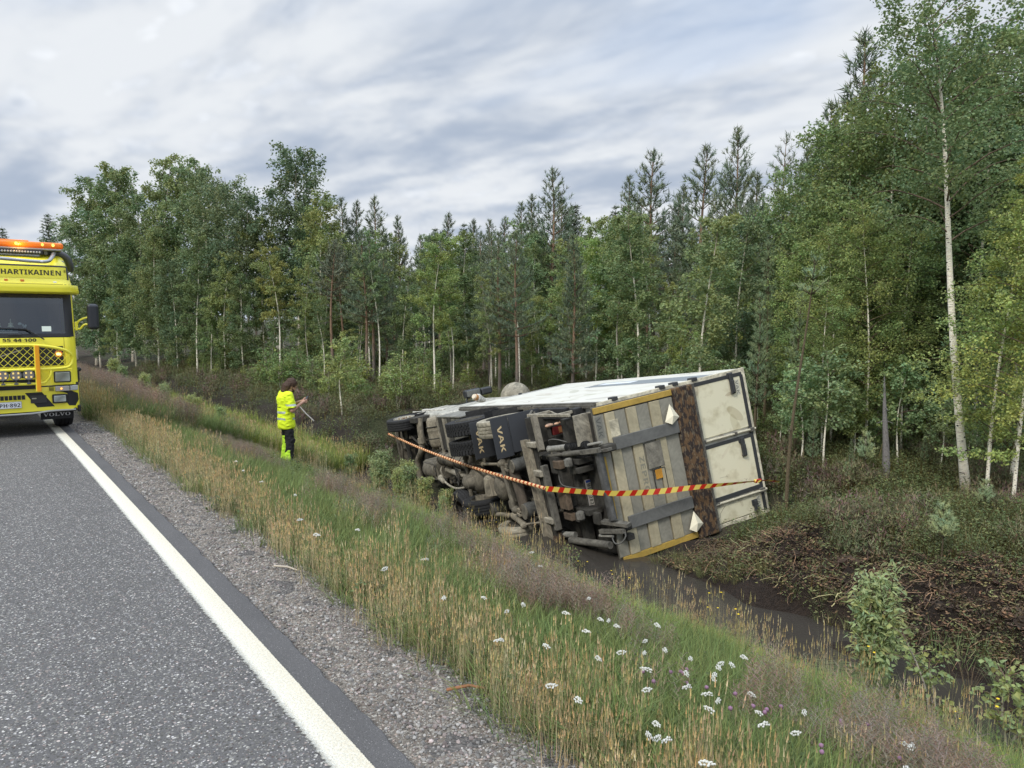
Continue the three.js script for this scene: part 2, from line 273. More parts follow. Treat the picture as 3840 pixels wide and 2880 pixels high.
const needleMat = new THREE.MeshStandardMaterial({ vertexColors: true, roughness: .8, side: THREE.DoubleSide });
const sph = (R) => { const z = R() * 2 - 1, a = R() * 6.28318, r = Math.sqrt(1 - z * z); return V(r * Math.cos(a), z, r * Math.sin(a)); };
const GREEN = { birch: [.165, .215, .085], bright: [.24, .295, .085], olive: [.195, .235, .085], willow: [.235, .29, .125], pine: [.098, .128, .072], young: [.145, .20, .10], spruce: [.07, .095, .05], deep: [.125, .18, .068] };
const vary = (c, R, k = .28) => { const q = (c[0] + c[1] * 1.6 + c[2] * .4) / 3; c = [lerp(c[0], q * 1.06, .06), lerp(c[1], q, .06), lerp(c[2], q * .8, .06)]; const v = 1.28 + (R() - .5) * 2 * k, y = (R() - .5) * .22; return [c[0] * v * (1 + y), c[1] * v, c[2] * v * (1 - y)]; };

// one birch of height H at its own origin; o: leaves n, leaf size, crown start, spread, colour, droop, bend, stems
function birchShape(seed, H, o) {
  const R = rng(seed), wood = new Wood(), L = new Leaves(), stems = o.stems ?? 1, base = o.colour ?? GREEN.birch, white = [1, .985, .94], twig = [.20, .15, .12];
  for (let st = 0; st < stems; st++) {
    const h = H * (st ? .62 + R() * .33 : 1), az = R() * 6.3, lean = st || stems > 1 ? (.10 + R() * .16) * (o.leanK ?? 1) : o.lean ?? .03, n = 12, pts = [], rad = [], r0 = (o.r ?? H * .0068) * (st ? .75 : 1), wob = (o.wobble ?? .018) * h, ph = R() * 9;
    for (let i = 0; i <= n; i++) { const u = i / n; pts.push(V(Math.cos(az) * lean * h * u + wob * Math.sin(u * 5 + ph) * u + (o.bow ? o.bow[0] * Math.pow(u, 1.5) * h : 0), u * h, Math.sin(az) * lean * h * u + wob * Math.cos(u * 4.1 + ph) * u + (o.bow ? o.bow[1] * Math.pow(u, 1.5) * h : 0))); rad.push(r0 * Math.pow(1 - u, .85) * (u < .03 ? 1.35 : 1) + .005); }
    const dk = o.darkStem ?? 0;
    wood.limb(pts, rad, 8, (u) => mixc(mixc([.42, .38, .34], mixc(white, [.13, .115, .10], dk), smooth(u, .0, .09)), twig, smooth(u, .74, .95)));
    const path = new THREE.CatmullRomCurve3(pts), nb = Math.round((o.branches ?? 30) * h / H), c0 = o.crown ?? .3;
    for (let b = 0; b < nb; b++) {
      const u = c0 + (.985 - c0) * Math.pow((b + R() * .9) / nb, .9), p0 = path.getPoint(u), k = (u - c0) / (1 - c0), prof = (o.profile ?? ((q) => Math.pow(Math.sin(Math.PI * Math.min(1, .16 + q * .86)), .75)))(k);
      const len = h * (o.spread ?? .2) * (.35 + .65 * prof) * (.65 + R() * .55) + .12, A = b * 2.39996 + R() * .9, up = (o.up ?? .75) * (.6 + R() * .7), d = V(Math.cos(A), up, Math.sin(A)).normalize(), q = [p0.clone()], m = 5, droop = (o.droop ?? .5) * (.5 + R());
      for (let i = 1; i <= m; i++) { const f = i / m, dd = d.clone(); dd.y -= droop * f * f * 1.4; dd.x += (R() - .5) * .3; dd.z += (R() - .5) * .3; q.push(q[i - 1].clone().addScaledVector(dd.normalize(), len / m)); }
      const rr = Math.min(rad[Math.min(n, Math.round(u * n))] * .5, .003 + len * .007); wood.limb(q, q.map((_, i) => rr * (1 - i / (m + .6)) + .0025), 4, (f) => mixc(twig, [.10, .07, .05], f));
      const cnt = Math.max(4, Math.round((o.n ?? 9000) / nb / stems * (len / (h * (o.spread ?? .2) * .7)))), shade = vary(base, R, .16), cl = 4 + (R() * 4 | 0), centers = [];
      for (let i = 0; i < cl + 3; i++) { const f = .25 + .75 * (i + R()) / (cl + 3), c = q[Math.min(m, Math.floor(f * m))].clone().lerp(q[Math.min(m, Math.floor(f * m) + 1)], f * m % 1); c.add(sph(R).multiplyScalar(len * .17)); c.y -= R() * len * .12 * (o.droop ?? .5); centers.push(c); }
      for (let i = 0; i < cnt; i++) {
        const c = centers[R() * centers.length | 0], s = sph(R).multiplyScalar(Math.pow(R(), .6) * (len * .125 + .05)); s.y *= .8; if (o.hang) s.y -= R() * R() * o.hang;
        const at = c.clone().add(s), nr = sph(R); nr.y = Math.abs(nr.y) + .25; nr.normalize(); const dir = sph(R); dir.y -= .7; dir.addScaledVector(nr, -dir.dot(nr)).normalize();
        const sz = o.leaf * (.7 + R() * .6); L.leaf(at, dir, nr, sz, sz * (o.narrow ?? .78), R() < .02 ? vary([.2, .2, .06], R) : vary(shade, R, o.vary ?? .28));
      }
    }
  }
  return { wood: wood.build(), crown: L.build() };
}
// one Scots pine; o: crown start, whorls, tuft blades, dead limbs
function pineShape(seed, H, o) {
  const R = rng(seed), wood = new Wood(), L = new Leaves(), n = 12, pts = [], rad = [], wob = (o.wobble ?? .012) * H, ph = R() * 9, r0 = o.r ?? H * .012, red = [.42, .27, .175], grey = [.25, .215, .185], young = [.22, .17, .10];
  for (let i = 0; i <= n; i++) { const u = i / n; pts.push(V(wob * Math.sin(u * 5 + ph) * u + (o.bow?.[0] ?? 0) * u * u * H, u * H, wob * Math.cos(u * 4.4 + ph) * u + (o.bow?.[1] ?? 0) * u * u * H)); rad.push(r0 * Math.pow(1 - u, .8) + .006); }
  wood.limb(pts, rad, 8, (u) => o.sapling ? young : mixc(grey, red, smooth(u, .12, .4)));
  const path = new THREE.CatmullRomCurve3(pts), gap = o.gap ?? .42, c0 = o.crown ?? .4, base = o.colour ?? GREEN.pine;
  const tuft = (at, dir, sz, shade) => {
    for (let i = 0; i < (o.blades ?? 9); i++) { const a = sph(R).multiplyScalar(.9).add(dir).normalize(), s = new THREE.Vector3().crossVectors(a, sph(R)).normalize(); L.blade(at.clone().addScaledVector(dir, (R() - .6) * sz * .8), a, s, sz * (.75 + R() * .5), sz * (o.bladeW ?? .2), vary(shade, R, .22)); }
  };
  for (let y = H * (o.dead ?? .16); y < H * .985; y += gap * (.8 + R() * .4) * (y > H * .8 ? .85 : 1)) {
    const u = y / H, p0 = path.getPoint(u), k = (u - c0) / (1 - c0), live = k > 0, nb = live ? (k > .78 ? 3 : 4) + (R() * 3 | 0) : R() < .55 ? 1 + (R() * 2 | 0) : 0, A0 = R() * 6.3;
    for (let b = 0; b < nb; b++) {
      const A = A0 + b / nb * 6.28 + R() * .6, taper = live ? Math.pow(Math.max(.02, 1 - k), o.taper ?? .62) * smooth(k, -.25, .12) : .6, len = H * (o.spread ?? .17) * taper * (.7 + R() * .5) + (live ? .16 : .1);
      const up = live ? lerp(o.upLow ?? .12, o.upTop ?? 1.25, k) : -.1 - R() * .3, d = V(Math.cos(A), up, Math.sin(A)).normalize(), m = 4, q = [p0.clone()];
      for (let i = 1; i <= m; i++) { const dd = d.clone(); dd.y += .35 * (i / m) - (live ? .12 : .5 * i / m); dd.x += (R() - .5) * .28; dd.z += (R() - .5) * .28; q.push(q[i - 1].clone().addScaledVector(dd.normalize(), len / m)); }
      wood.limb(q, q.map((_, i) => (.004 + len * .011) * (1 - i / (m + .5)) + .003), 4, (f) => o.sapling ? [.16, .13, .07] : live ? mixc([.26, .16, .10], [.12, .09, .06], f) : [.24, .21, .185]);
      if (!live) continue;
      const shade = vary(base, R, .16), nt = Math.max(2, Math.round(len * (o.density ?? 7)));
      for (let i = 0; i < nt; i++) {
        const f = .3 + .7 * (i + R()) / nt, j = Math.min(m - 1, Math.floor(f * m)), at = q[j].clone().lerp(q[j + 1], f * m - j), side = sph(R); side.y = Math.abs(side.y) * .6; const off = side.multiplyScalar(len * .26 * R() * (1.2 - f * .5)), dir = q[j + 1].clone().sub(q[j]).normalize().add(off.clone().normalize().multiplyScalar(.7)); dir.y += .55; dir.normalize();
        tuft(at.add(off), dir, (o.tuft ?? .2) * (.8 + R() * .4) * (k > .75 ? .75 : 1), shade);
      }
    }
  }
  for (let i = 0; i < 5; i++) tuft(pts[n].clone().add(V(0, -.09 * i, 0)), V(0, 1, 0), (o.tuft ?? .2) * .9, base);
  return { wood: wood.build(), crown: L.build() };
}
function spruceShape(seed, H, o) {
  const R = rng(seed), wood = new Wood(), L = new Leaves(), pts = [], rad = [], n = 8;
  for (let i = 0; i <= n; i++) { pts.push(V((R() - .5) * .04, i / n * H, (R() - .5) * .04)); rad.push(H * .013 * (1 - i / n) + .006); }
  wood.limb(pts, rad, 7, () => [.17, .13, .10]);
  for (let y = H * .07; y < H * .985; y += .2 + R() * .1) {
    const k = y / H, nb = 6 + (R() * 3 | 0), A0 = R() * 6.3;
    for (let b = 0; b < nb; b++) {
      const A = A0 + b / nb * 6.28 + R() * .5, len = H * (o.spread ?? .17) * Math.pow(1 - k, .8) * (.7 + R() * .5) + .1, d = V(Math.cos(A), lerp(-.25, .7, k), Math.sin(A)).normalize(), nt = Math.max(3, Math.round(len * 13)), shade = vary(GREEN.spruce, R, .2), tip = p => V(0, y, 0).addScaledVector(d, p);
      wood.limb([tip(0), tip(len * .5), tip(len * .9)], [.012, .008, .003], 3, () => [.12, .09, .06]);
      for (let i = 0; i < nt; i++) { const f = (i + R()) / nt, at = tip(len * f), s = sph(R); s.y = -Math.abs(s.y) * .7; for (let j = 0; j < 3; j++) { const dir = d.clone().multiplyScalar(.8).add(sph(R).multiplyScalar(.8)).normalize(); dir.y -= .25; L.blade(at.clone().addScaledVector(s, .05), dir, new THREE.Vector3().crossVectors(dir, sph(R)).normalize(), .17 + R() * .1, .05, vary(shade, R, .2)); } }
    }
  }
  return { wood: wood.build(), crown: L.build() };
}
const SHAPES = new Map();
function shapeOf(kind) {
  if (SHAPES.has(kind)) return SHAPES.get(kind);
  const B = (seed, o) => ({ H: 10, mats: [birchWoodMat, leafMat], ...birchShape(seed, 10, o) }), P = (seed, o) => ({ H: 10, mats: [pineWoodMat, needleMat], ...pineShape(seed, 10, o) });
  const make = {
    birch_a: () => B(101, { n: 11500, leaf: .115, crown: .1, spread: .17, branches: 50, hang: .35 }),
    birch_b: () => B(102, { n: 12500, leaf: .115, crown: .07, spread: .19, branches: 54, hang: .5, colour: [.145, .195, .088] }),
    birch_c: () => B(103, { n: 9500, leaf: .115, crown: .16, spread: .16, branches: 38, hang: .3, wobble: .03, colour: [.18, .23, .088] }),
    birch_d: () => B(104, { n: 8500, leaf: .12, crown: .34, spread: .19, branches: 34, colour: GREEN.bright, wobble: .03 }),
    birch_e: () => B(105, { n: 6500, leaf: .115, crown: .45, spread: .16, branches: 26, colour: GREEN.olive, wobble: .035 }),
    birch_tall: () => B(106, { n: 11000, leaf: .115, crown: .3, spread: .19, branches: 46, hang: .6, colour: [.13, .17, .082] }),
    thin_birch: () => B(107, { n: 2600, leaf: .11, crown: .5, spread: .12, branches: 20, wobble: .04, r: .06 }),
    thin_birch_dark: () => B(108, { n: 3600, leaf: .11, crown: .3, spread: .14, branches: 26, wobble: .05, r: .05, darkStem: .6 }),
    near_birch_a: () => B(111, { n: 22000, leaf: .085, crown: .1, spread: .24, branches: 62, colour: GREEN.deep, r: .05, vary: .5 }),
    near_birch_b: () => B(112, { n: 20000, leaf: .085, crown: .08, spread: .25, branches: 60, colour: [.165, .22, .075], r: .05, vary: .5 }),
    near_birch_c: () => B(113, { n: 14000, leaf: .078, crown: .16, spread: .2, branches: 46, colour: [.22, .28, .085], r: .05, vary: .5 }),
    pine_a: () => P(121, { crown: .3, spread: .18, taper: .74, density: 9, tuft: .25, bladeW: .14 }),
    pine_b: () => P(122, { crown: .36, spread: .2, taper: .7, density: 7.5, tuft: .25, bladeW: .15, wobble: .02, gap: .5 }),
    pine_c: () => P(123, { crown: .18, spread: .17, taper: .78, density: 9.5, tuft: .25, bladeW: .15 }),
    pine_dense: () => P(124, { crown: .18, spread: .24, taper: .75, density: 11, tuft: .23, bladeW: .14, colour: [.115, .145, .085], gap: .4 }),
    pine_thin: () => P(125, { crown: .55, spread: .12, density: 5.5, tuft: .21, bladeW: .14, gap: .5, r: .075 }),
    pine_bare: () => P(126, { crown: .6, spread: .16, density: 5.5, tuft: .27, dead: .22, wobble: .03, colour: [.105, .12, .075] }),
    spruce: () => ({ H: 10, mats: [pineWoodMat, needleMat], ...spruceShape(131, 10, {}) }),
    young_pine: () => ({ H: 4, mats: [pineWoodMat, needleMat], ...pineShape(141, 4, { sapling: true, crown: .1, dead: .3, spread: .13, density: 34, tuft: .07, blades: 12, bladeW: .1, gap: .26, upLow: .8, upTop: 1.9, r: .032, colour: GREEN.young, taper: .9 }) }),
    pine_sapling: () => ({ H: 1.2, mats: [pineWoodMat, needleMat], ...pineShape(142, 1.2, { sapling: true, crown: .12, dead: .5, spread: .26, density: 46, tuft: .07, blades: 12, bladeW: .09, gap: .17, upLow: .7, upTop: 1.6, r: .011, colour: [.23, .285, .14], taper: .7 }) }),
    birch_sap: () => ({ H: 3, mats: [birchWoodMat, leafMat], ...birchShape(150, 3, { n: 1900, leaf: .08, crown: .34, spread: .24, branches: 20, r: .024, colour: [.22, .28, .12], wobble: .05 }) }),
    bush: () => ({ H: 2, mats: [birchWoodMat, leafMat], ...birchShape(151, 2, { stems: 5, n: 1250, leaf: .07, crown: .14, spread: .26, branches: 15, r: .016, colour: [.17, .225, .07], darkStem: .6, wobble: .05 }) }),
    bush_b: () => ({ H: 2, mats: [birchWoodMat, leafMat], ...birchShape(152, 2, { stems: 4, n: 1000, leaf: .075, crown: .2, spread: .28, branches: 14, r: .016, colour: [.2, .25, .075], darkStem: .4, wobble: .06 }) }),
    willow: () => ({ H: 1, mats: [birchWoodMat, leafMat], ...birchShape(153, 1, { stems: 7, n: 1300, leaf: .055, narrow: .34, leanK: .45, crown: .1, spread: .12, branches: 12, up: 1.9, droop: .1, r: .006, colour: GREEN.willow, darkStem: .8, wobble: .06 }) }),
  };
  const s = make[kind](); SHAPES.set(kind, s); return s;
}
const TREE_PROTO = new Map(), TR_R = rng(77);
function tree(name, kind, p, h, label, category, group, turn) {
  const s = shapeOf(kind), k = h / s.H; let o = TREE_PROTO.get(kind + name);
  if (!o) {
    o = thing(name, label, category); obj('trunk', s.wood, s.mats[0], o); obj('crown', s.crown, s.mats[1], o); TREE_PROTO.set(kind + name, o);
  } else { o = o.clone(); o.name = numbered(name); o.userData = {}; scene.add(o); }
  const cr = o.children[1]; if (leafMats.includes(cr.material) || cr.material === leafMat) cr.material = leafMats[TR_R() * 5 | 0];
  o.position.copy(p); o.rotation.y = turn ?? TR_R() * 6.3; const w = k * (.92 + TR_R() * .16); o.scale.set(w, k, w); o.userData = {};
  return tag(o, label, category, group);
}
// stand a tree where the photograph shows it: x and top in photograph pixels, distance ahead in metres
function stand(name, kind, px, top, depth, label, group, turn) {
  const q = seen(px, top, depth), [s, t] = ST(q.x, q.z), y = ground(s, t) - .05, cat = /pine|spruce/.test(name) ? 'pine tree' : 'birch tree';
  return tree(name, kind, V(q.x, y, q.z), q.y - y, label, /spruce/.test(name) ? 'spruce tree' : cat, group, turn);
}
const leftBirch = 'leafy birch in the tall stand behind the yellow truck', gLeft = 'birches of the tall stand on the left';
for (const [x, top, d, k] of [[150, 470, 58, 'birch_b'], [188, 382, 52, 'birch_a'], [236, 358, 50, 'birch_b'], [268, 363, 50, 'birch_c'], [300, 420, 46, 'birch_a'], [352, 342, 45, 'birch_c'], [384, 372, 46, 'birch_b'], [411, 340, 44, 'birch_a'], [443, 362, 42, 'birch_b'], [492, 383, 40, 'birch_tall'], [532, 414, 38, 'birch_tall'], [565, 468, 38, 'birch_a'], [690, 415, 35, 'birch_a'], [415, 500, 38, 'birch_c'], [330, 492, 43, 'birch_b'], [282, 515, 46, 'birch_b'], [205, 545, 50, 'birch_a'], [478, 545, 37, 'birch_c'], [655, 440, 38, 'birch_b'], [375, 560, 40, 'birch_b'], [245, 600, 47, 'birch_c'], [520, 590, 36, 'birch_a'], [450, 620, 37, 'birch_c']])
  stand('birch_tree', k, x, top, d, leftBirch, gLeft);
stand('birch_tree', 'birch_tall', 632, 316, 38, 'tallest drooping birch of the left stand, standing clear above its neighbours beside the pines');
stand('birch_tree', 'birch_e', 598, 535, 33, 'slim birch with a bright white stem, rising just behind the person in yellow');
stand('birch_tree', 'birch_d', 935, 508, 25, 'light green birch with a slanting white stem above the truck’s front wheel');
stand('birch_tree', 'birch_e', 1062, 622, 27, 'yellowish green birch with a low rounded crown behind the white box');
stand('birch_tree', 'birch_c', 868, 590, 29, 'birch with a black and white stem leaning against a dark pine trunk');
stand('birch_tree', 'birch_sap', 735, 728, 22.5, 'round pale green birch bush on a thin stem right of the person in yellow');
for (const [x, top, d, k, l] of [[1290, 518, 26, 'birch_d', 'bright green birch with shining top leaves behind the middle of the box'], [1215, 618, 27, 'birch_d', 'bushy birch with a pale stem left of the bright birch, above the box'], [1345, 590, 25, 'birch_d', 'bright low birch with hidden stem right of the shining birch'], [1560, 533, 22, 'birch_d', 'bright green birch with a rounded crown, in front of the densest pine'], [1475, 690, 20, 'birch_d', 'small bright birch over the rear edge of the box roof'], [1535, 715, 19, 'birch_d', 'low bright birch bush touching the top corner of the box'], [1440, 610, 24, 'birch_c', 'middle sized birch in the gap between two orange pine trunks'], [1150, 640, 28, 'birch_c', 'birch in shade with its crown beside the tall orange pine'], [1100, 600, 30, 'birch_a', 'dull green birch behind the yellowish one'], [1010, 590, 31, 'birch_c', 'dark green birch between the two pale birches']])
  stand('birch_tree', k, x, top, d, l);
const pine = (x, top, d, k, label, group) => stand('pine_tree', k, x, top, d, label, group);
pine(715, 522, 30, 'pine_bare', 'pine with a bare orange trunk and crooked grey branches left of the paired trunks');
pine(738, 545, 31, 'pine_bare', 'thin orange trunked pine close behind the crooked bare pine');
pine(786, 500, 29, 'pine_b', 'pine with a thick flaky orange trunk forked beside a second one');
pine(802, 515, 29.6, 'pine_b', 'darker trunk of the pair of orange pines');
pine(1190, 367, 36, 'pine_b', 'tall pine with an orange trunk, highest of the middle of the wood');
pine(1360, 383, 36, 'pine_a', 'pine with a narrow open crown, left of the fork topped pine');
pine(1416, 332, 34, 'pine_b', 'tall pine with an open crown and a side branch held up to the right');
pine(1522, 322, 32, 'pine_b', 'tall dark stemmed pine just left of the densest pine');
pine(1590, 280, 27, 'pine_dense', 'broadest and densest pine, left of the gap with the thin pine');
pine(1700, 292, 34, 'pine_thin', 'thin pine standing alone against the sky with a bare lower stem');
pine(1862, 72, 19, 'pine_c', 'pointed pine whose narrow top rises beside the highest birch');
pine(1800, 228, 21, 'pine_a', 'pine with upturned branch ends left of the pointed top');
for (const [x, top, d, k] of [[740, 430, 42, 'pine_a'], [772, 436, 40, 'pine_c'], [805, 428, 39, 'pine_a'], [860, 467, 45, 'pine_c'], [905, 510, 52, 'pine_a'], [970, 462, 42, 'pine_c'], [1025, 475, 50, 'pine_c'], [1056, 477, 60, 'pine_a'], [1092, 470, 60, 'pine_c'], [1130, 440, 42, 'pine_a'], [1152, 422, 40, 'pine_c'], [1460, 425, 36, 'pine_b'], [1640, 375, 30, 'pine_c'], [1232, 450, 40, 'pine_a'], [1480, 400, 38, 'pine_c'], [1385, 430, 39, 'pine_a'], [1745, 330, 27, 'pine_a'], [1210, 430, 39, 'pine_c']])
  pine(x, top, d, k, 'pine of the far wood edge that rises against the sky', 'pines along the skyline');
for (const [x, top, d, l] of [[940, 488, 45, 'small pointed spruce above the light green birch'], [1002, 478, 44, 'spruce left of the tall orange pine, in the low part of the skyline'], [1243, 436, 38, 'dark broad spruce right of the tallest middle pine'], [1330, 438, 41, 'slender spruce alone in the gap right of the dark one'], [102, 458, 84, 'dark spruce right behind the orange light bar of the yellow truck'], [4, 488, 92, 'spruce at the left edge above the light bar']])
  stand('spruce_tree', 'spruce', x, top, d, l);
// the wall of leaves on the right
const gRight = 'birches of the dense near stand on the right';
for (const [x, top, d, k] of [[1745, 372, 20, 'near_birch_b'], [1792, 300, 18.5, 'near_birch_b'], [1850, 262, 17, 'near_birch_a'], [1928, 165, 16, 'near_birch_a'], [2085, 62, 15.5, 'near_birch_a'], [2160, 88, 14.5, 'near_birch_a'], [2220, 96, 15, 'near_birch_a'], [1990, 290, 17.5, 'near_birch_a'], [2105, 250, 17, 'near_birch_a'], [1815, 470, 15.2, 'near_birch_b'], [1740, 520, 16, 'near_birch_c'], [1895, 430, 13.8, 'near_birch_b'], [2290, 200, 14, 'near_birch_a'], [2050, 330, 19, 'near_birch_a'], [1700, 560, 19, 'near_birch_c'], [1960, 380, 21, 'near_birch_a'], [1880, 330, 22, 'near_birch_a'], [2180, 300, 19, 'near_birch_b'], [1770, 400, 22, 'near_birch_b'], [1830, 380, 20, 'near_birch_a'], [1920, 300, 24, 'near_birch_a'], [2130, 200, 21, 'near_birch_a'], [2070, 420, 24, 'near_birch_b'], [1970, 480, 14.5, 'near_birch_c'], [1790, 600, 13.6, 'near_birch_c'], [2020, 200, 22, 'near_birch_a']])
  stand('birch_tree', k, x, top, d, 'birch in the dense leafy stand at the right edge', gRight);
stand('birch_tree', 'near_birch_c', 2236, 340, 10.2, 'nearest birch with large bright leaves, cut by the right edge of the picture');
stand('birch_tree', 'near_birch_c', 2170, 420, 10.8, 'bright leafed birch right of the thick white trunk');
for (const [x, top, d] of [[1735, 800, 13.2], [1790, 760, 12.8], [1850, 830, 13.6], [1950, 780, 13.2], [2040, 860, 12.6], [2150, 800, 12], [2205, 700, 11.2], [1890, 900, 14.2], [2100, 900, 13.4], [1690, 860, 15]])
  stand('birch_sapling', 'birch_sap', x, top, d, 'leafy birch sapling under the near stand right of the box', 'birch saplings under the near stand');
for (const [x, top, d] of [[1760, 880, 12.6], [1840, 950, 12.2], [2000, 930, 12.8], [2140, 960, 11.6], [1930, 960, 13.4]])
  stand('young_pine_tree', 'young_pine', x, top, d, 'small young pine under the near birches right of the box', 'young pines under the near stand');
{ // the leaning white birch: its trunk seen from (2090, 1080) up to (2010, 0)
  const f = seen(2088, 1080, 11.3), [s, t] = ST(f.x, f.z), y = ground(s, t) - .05, top = seen(2000, -20, 11.3), H = top.y - y;
  const sh = birchShape(201, H, { n: 11000, leaf: .05, crown: .52, spread: .17, branches: 40, colour: GREEN.deep, r: .066, lean: 0, wobble: .012, bow: [0, 0], profile: (q) => .5 + .5 * Math.sin(Math.PI * Math.min(1, .2 + q * .8)) });
  const o = thing('birch_tree', 'leaning birch with a thick bright white trunk, highest tree of the picture', 'birch tree', V(f.x, y, f.z)); obj('trunk', sh.wood, birchWoodMat, o); obj('crown', sh.crown, leafMat, o);
  o.rotation.z = Math.atan2(f.x - top.x, H);
}
for (const [px, py, top, d, r, l, dark] of [[1912, 1048, 812, 12.4, .07, 'dark burnt looking pine trunk left of the thick white birch', 1], [1700, 1062, 560, 12, .03, 'thin leaning pine with an orange brown stem beside the box corner', 2]]) {
  const f = seen(px, py, d), [s, t] = ST(f.x, f.z), y = ground(s, t) - .05, w = dark === 2 ? seen(1745, 700, d) : seen(1893, 700, d), H = seen(px, top, d).y - y, sh = pineShape(210 + dark, H, { crown: dark === 1 ? .97 : .8, spread: .055, density: 14, tuft: .08, r, blades: 9, dead: .2, taper: .8, gap: .3, bow: [dark === 1 ? -.07 : (w.x - f.x) / H * 1.35, 0], sapling: dark === 2, colour: GREEN.young });
  const m = dark === 1 ? new THREE.MeshStandardMaterial({ color: RGB(.3, .28, .27), map: pineBark, roughness: .95 }) : pineWoodMat;
  const o = thing('pine_tree', l, 'pine tree', V(f.x, y, f.z)); obj('trunk', sh.wood, m, o); obj('crown', sh.crown, needleMat, o);
}
for (const [x, top, d, l] of [[1662, 528, 16.5, 'tall young pine with a straight thin stem above the box corner'], [1640, 640, 15, 'young pine behind the right roof corner of the box'], [1730, 620, 14, 'young pine between the leaning stem and the box'], [1592, 800, 14.6, 'half hidden young pine just behind the box roof']])
  stand('young_pine_tree', 'young_pine', x, top, d, l);
for (const [x, top, base, l] of [[1872, 940, 1045, 'pale pine sapling in front of the dark trunk'], [2040, 1095, 1225, 'bright pine sapling on the torn bank, nearest the ditch'], [1700, 1068, 1105, 'low pine sapling at the foot of the box corner'], [1830, 1000, 1050, 'small pine sapling left of the pale one'], [2130, 1040, 1130, 'pine sapling in shade right of the thick white birch'], [1790, 1075, 1120, 'pine sapling on the bank between two others']]) {
  const K2 = 3840 / 2212; let best = null; for (let d = 5; d < 16; d += .05) { const q = seen(x, base, d), [s, t] = ST(q.x, q.z); if (q.y <= ground(s, t)) { best = d; break; } }
  const d = best ?? 11, q = seen(x, top, d), [s, t] = ST(q.x, q.z), y = ground(s, t); tree('pine_sapling', 'pine_sapling', V(q.x, y - .03, q.z), Math.max(.35, q.y - y), l, 'pine sapling');
}
{ // the wood behind: trees one sees between and below those of the edge
  const R = rng(301), used = [];
  const kinds = ['birch_c', 'birch_a', 'pine_a', 'pine_c', 'birch_b', 'pine_b', 'thin_birch', 'birch_c', 'thin_birch'];
  for (let i = 0, n = 0; i < 4000 && n < 105; i++) {
    const far = n > 55, s = far ? 12 + R() * 60 : 6 + R() * 40, t = far ? 22 + R() * 26 : 13.5 + R() * 15, p = RD(s, t); if (used.some((u) => u.distanceTo(p) < 1.7)) continue;
    const ax = Math.atan2(p.x, -p.z); if (ax < -.66 || ax > .68) continue; const dep = -p.z; if (dep < 15) continue;
    used.push(p); const k = kinds[R() * kinds.length | 0], g = ground(s, t), lim = Math.max(4, (691 - (ax > .36 ? 360 : ax > .1 ? 470 : 505)) / 1533 * dep + EYE - g), h = Math.min(lim, 4.5 + R() * 5);
    const pinek = k.startsWith('pine'); tree(pinek ? 'pine_tree' : 'birch_tree', k, V(p.x, g - .05, p.z), h, pinek ? 'pine standing in the depth of the wood behind the first row' : 'birch standing in the depth of the wood behind the first row', pinek ? 'pine tree' : 'birch tree', pinek ? 'pines in the depth of the wood' : 'birches in the depth of the wood'); n++;
  }
  for (let i = 0, n = 0; i < 900 && n < 34; i++) { // beyond the yellow truck, along the road and on its other side
    const side = R() < .45, s = 55 + R() * 85, t = side ? -14 - R() * 16 : 10.5 + R() * 22, p = RD(s, t); if (used.some((u) => u.distanceTo(p) < 2)) continue; used.push(p);
    const k = kinds[R() * kinds.length | 0], pinek = k.startsWith('pine'), g = ground(s, t), h = 6 + R() * 3.2;
    tree(pinek ? 'pine_tree' : 'birch_tree', k, V(p.x, g - .05, p.z), h, pinek ? 'far pine along the road beyond the yellow truck' : 'far birch along the road beyond the yellow truck', pinek ? 'pine tree' : 'birch tree', pinek ? 'far pines along the road' : 'far birches along the road'); n++;
  }
  for (let i = 0, n = 0; i < 1500 && n < 30; i++) { // thin white stems just inside the edge
    const s = 5 + R() * 36, t = 12 + R() * 9, p = RD(s, t), ax = Math.atan2(p.x, -p.z), q = p.clone().setY(-1).applyMatrix4(TI); if (ax < -.6 || ax > .66 || (q.x > -6 && q.x < 8 && q.y > -1 && q.y < 6.4) || used.some((u) => u.distanceTo(p) < .9)) continue; used.push(p);
    tree('thin_birch_tree', R() < .5 ? 'thin_birch' : 'thin_birch_dark', V(p.x, ground(s, t) - .04, p.z), 3.4 + R() * 2.8, 'thin pale birch stem with a small crown inside the wood edge', 'birch tree', 'thin birch stems of the wood edge'); n++;
  }
  // undergrowth
  for (let i = 0, n = 0; i < 2000 && n < 92; i++) {
    const s = 3 + R() * 42, t = 10.2 + R() * R() * 13, p = RD(s, t); const ax = Math.atan2(p.x, -p.z); if (ax < -.64 || ax > .66) continue;
    const q = p.clone().setY(-1).applyMatrix4(TI); if (q.x > -6 && q.x < 8 && q.y > -1 && q.y < 6.2) continue; if (used.some((u) => u.distanceTo(p) < .8) || -p.z < 14.5) continue; used.push(p);
    const k = R() < .55 ? 'bush' : 'bush_b'; tree('birch_bush', k, V(p.x, ground(s, t) - .04, p.z), .7 + R() * 1.3, 'leafy birch bush in the undergrowth between the trunks', 'bush', 'bushes of the undergrowth'); n++;
  }
}
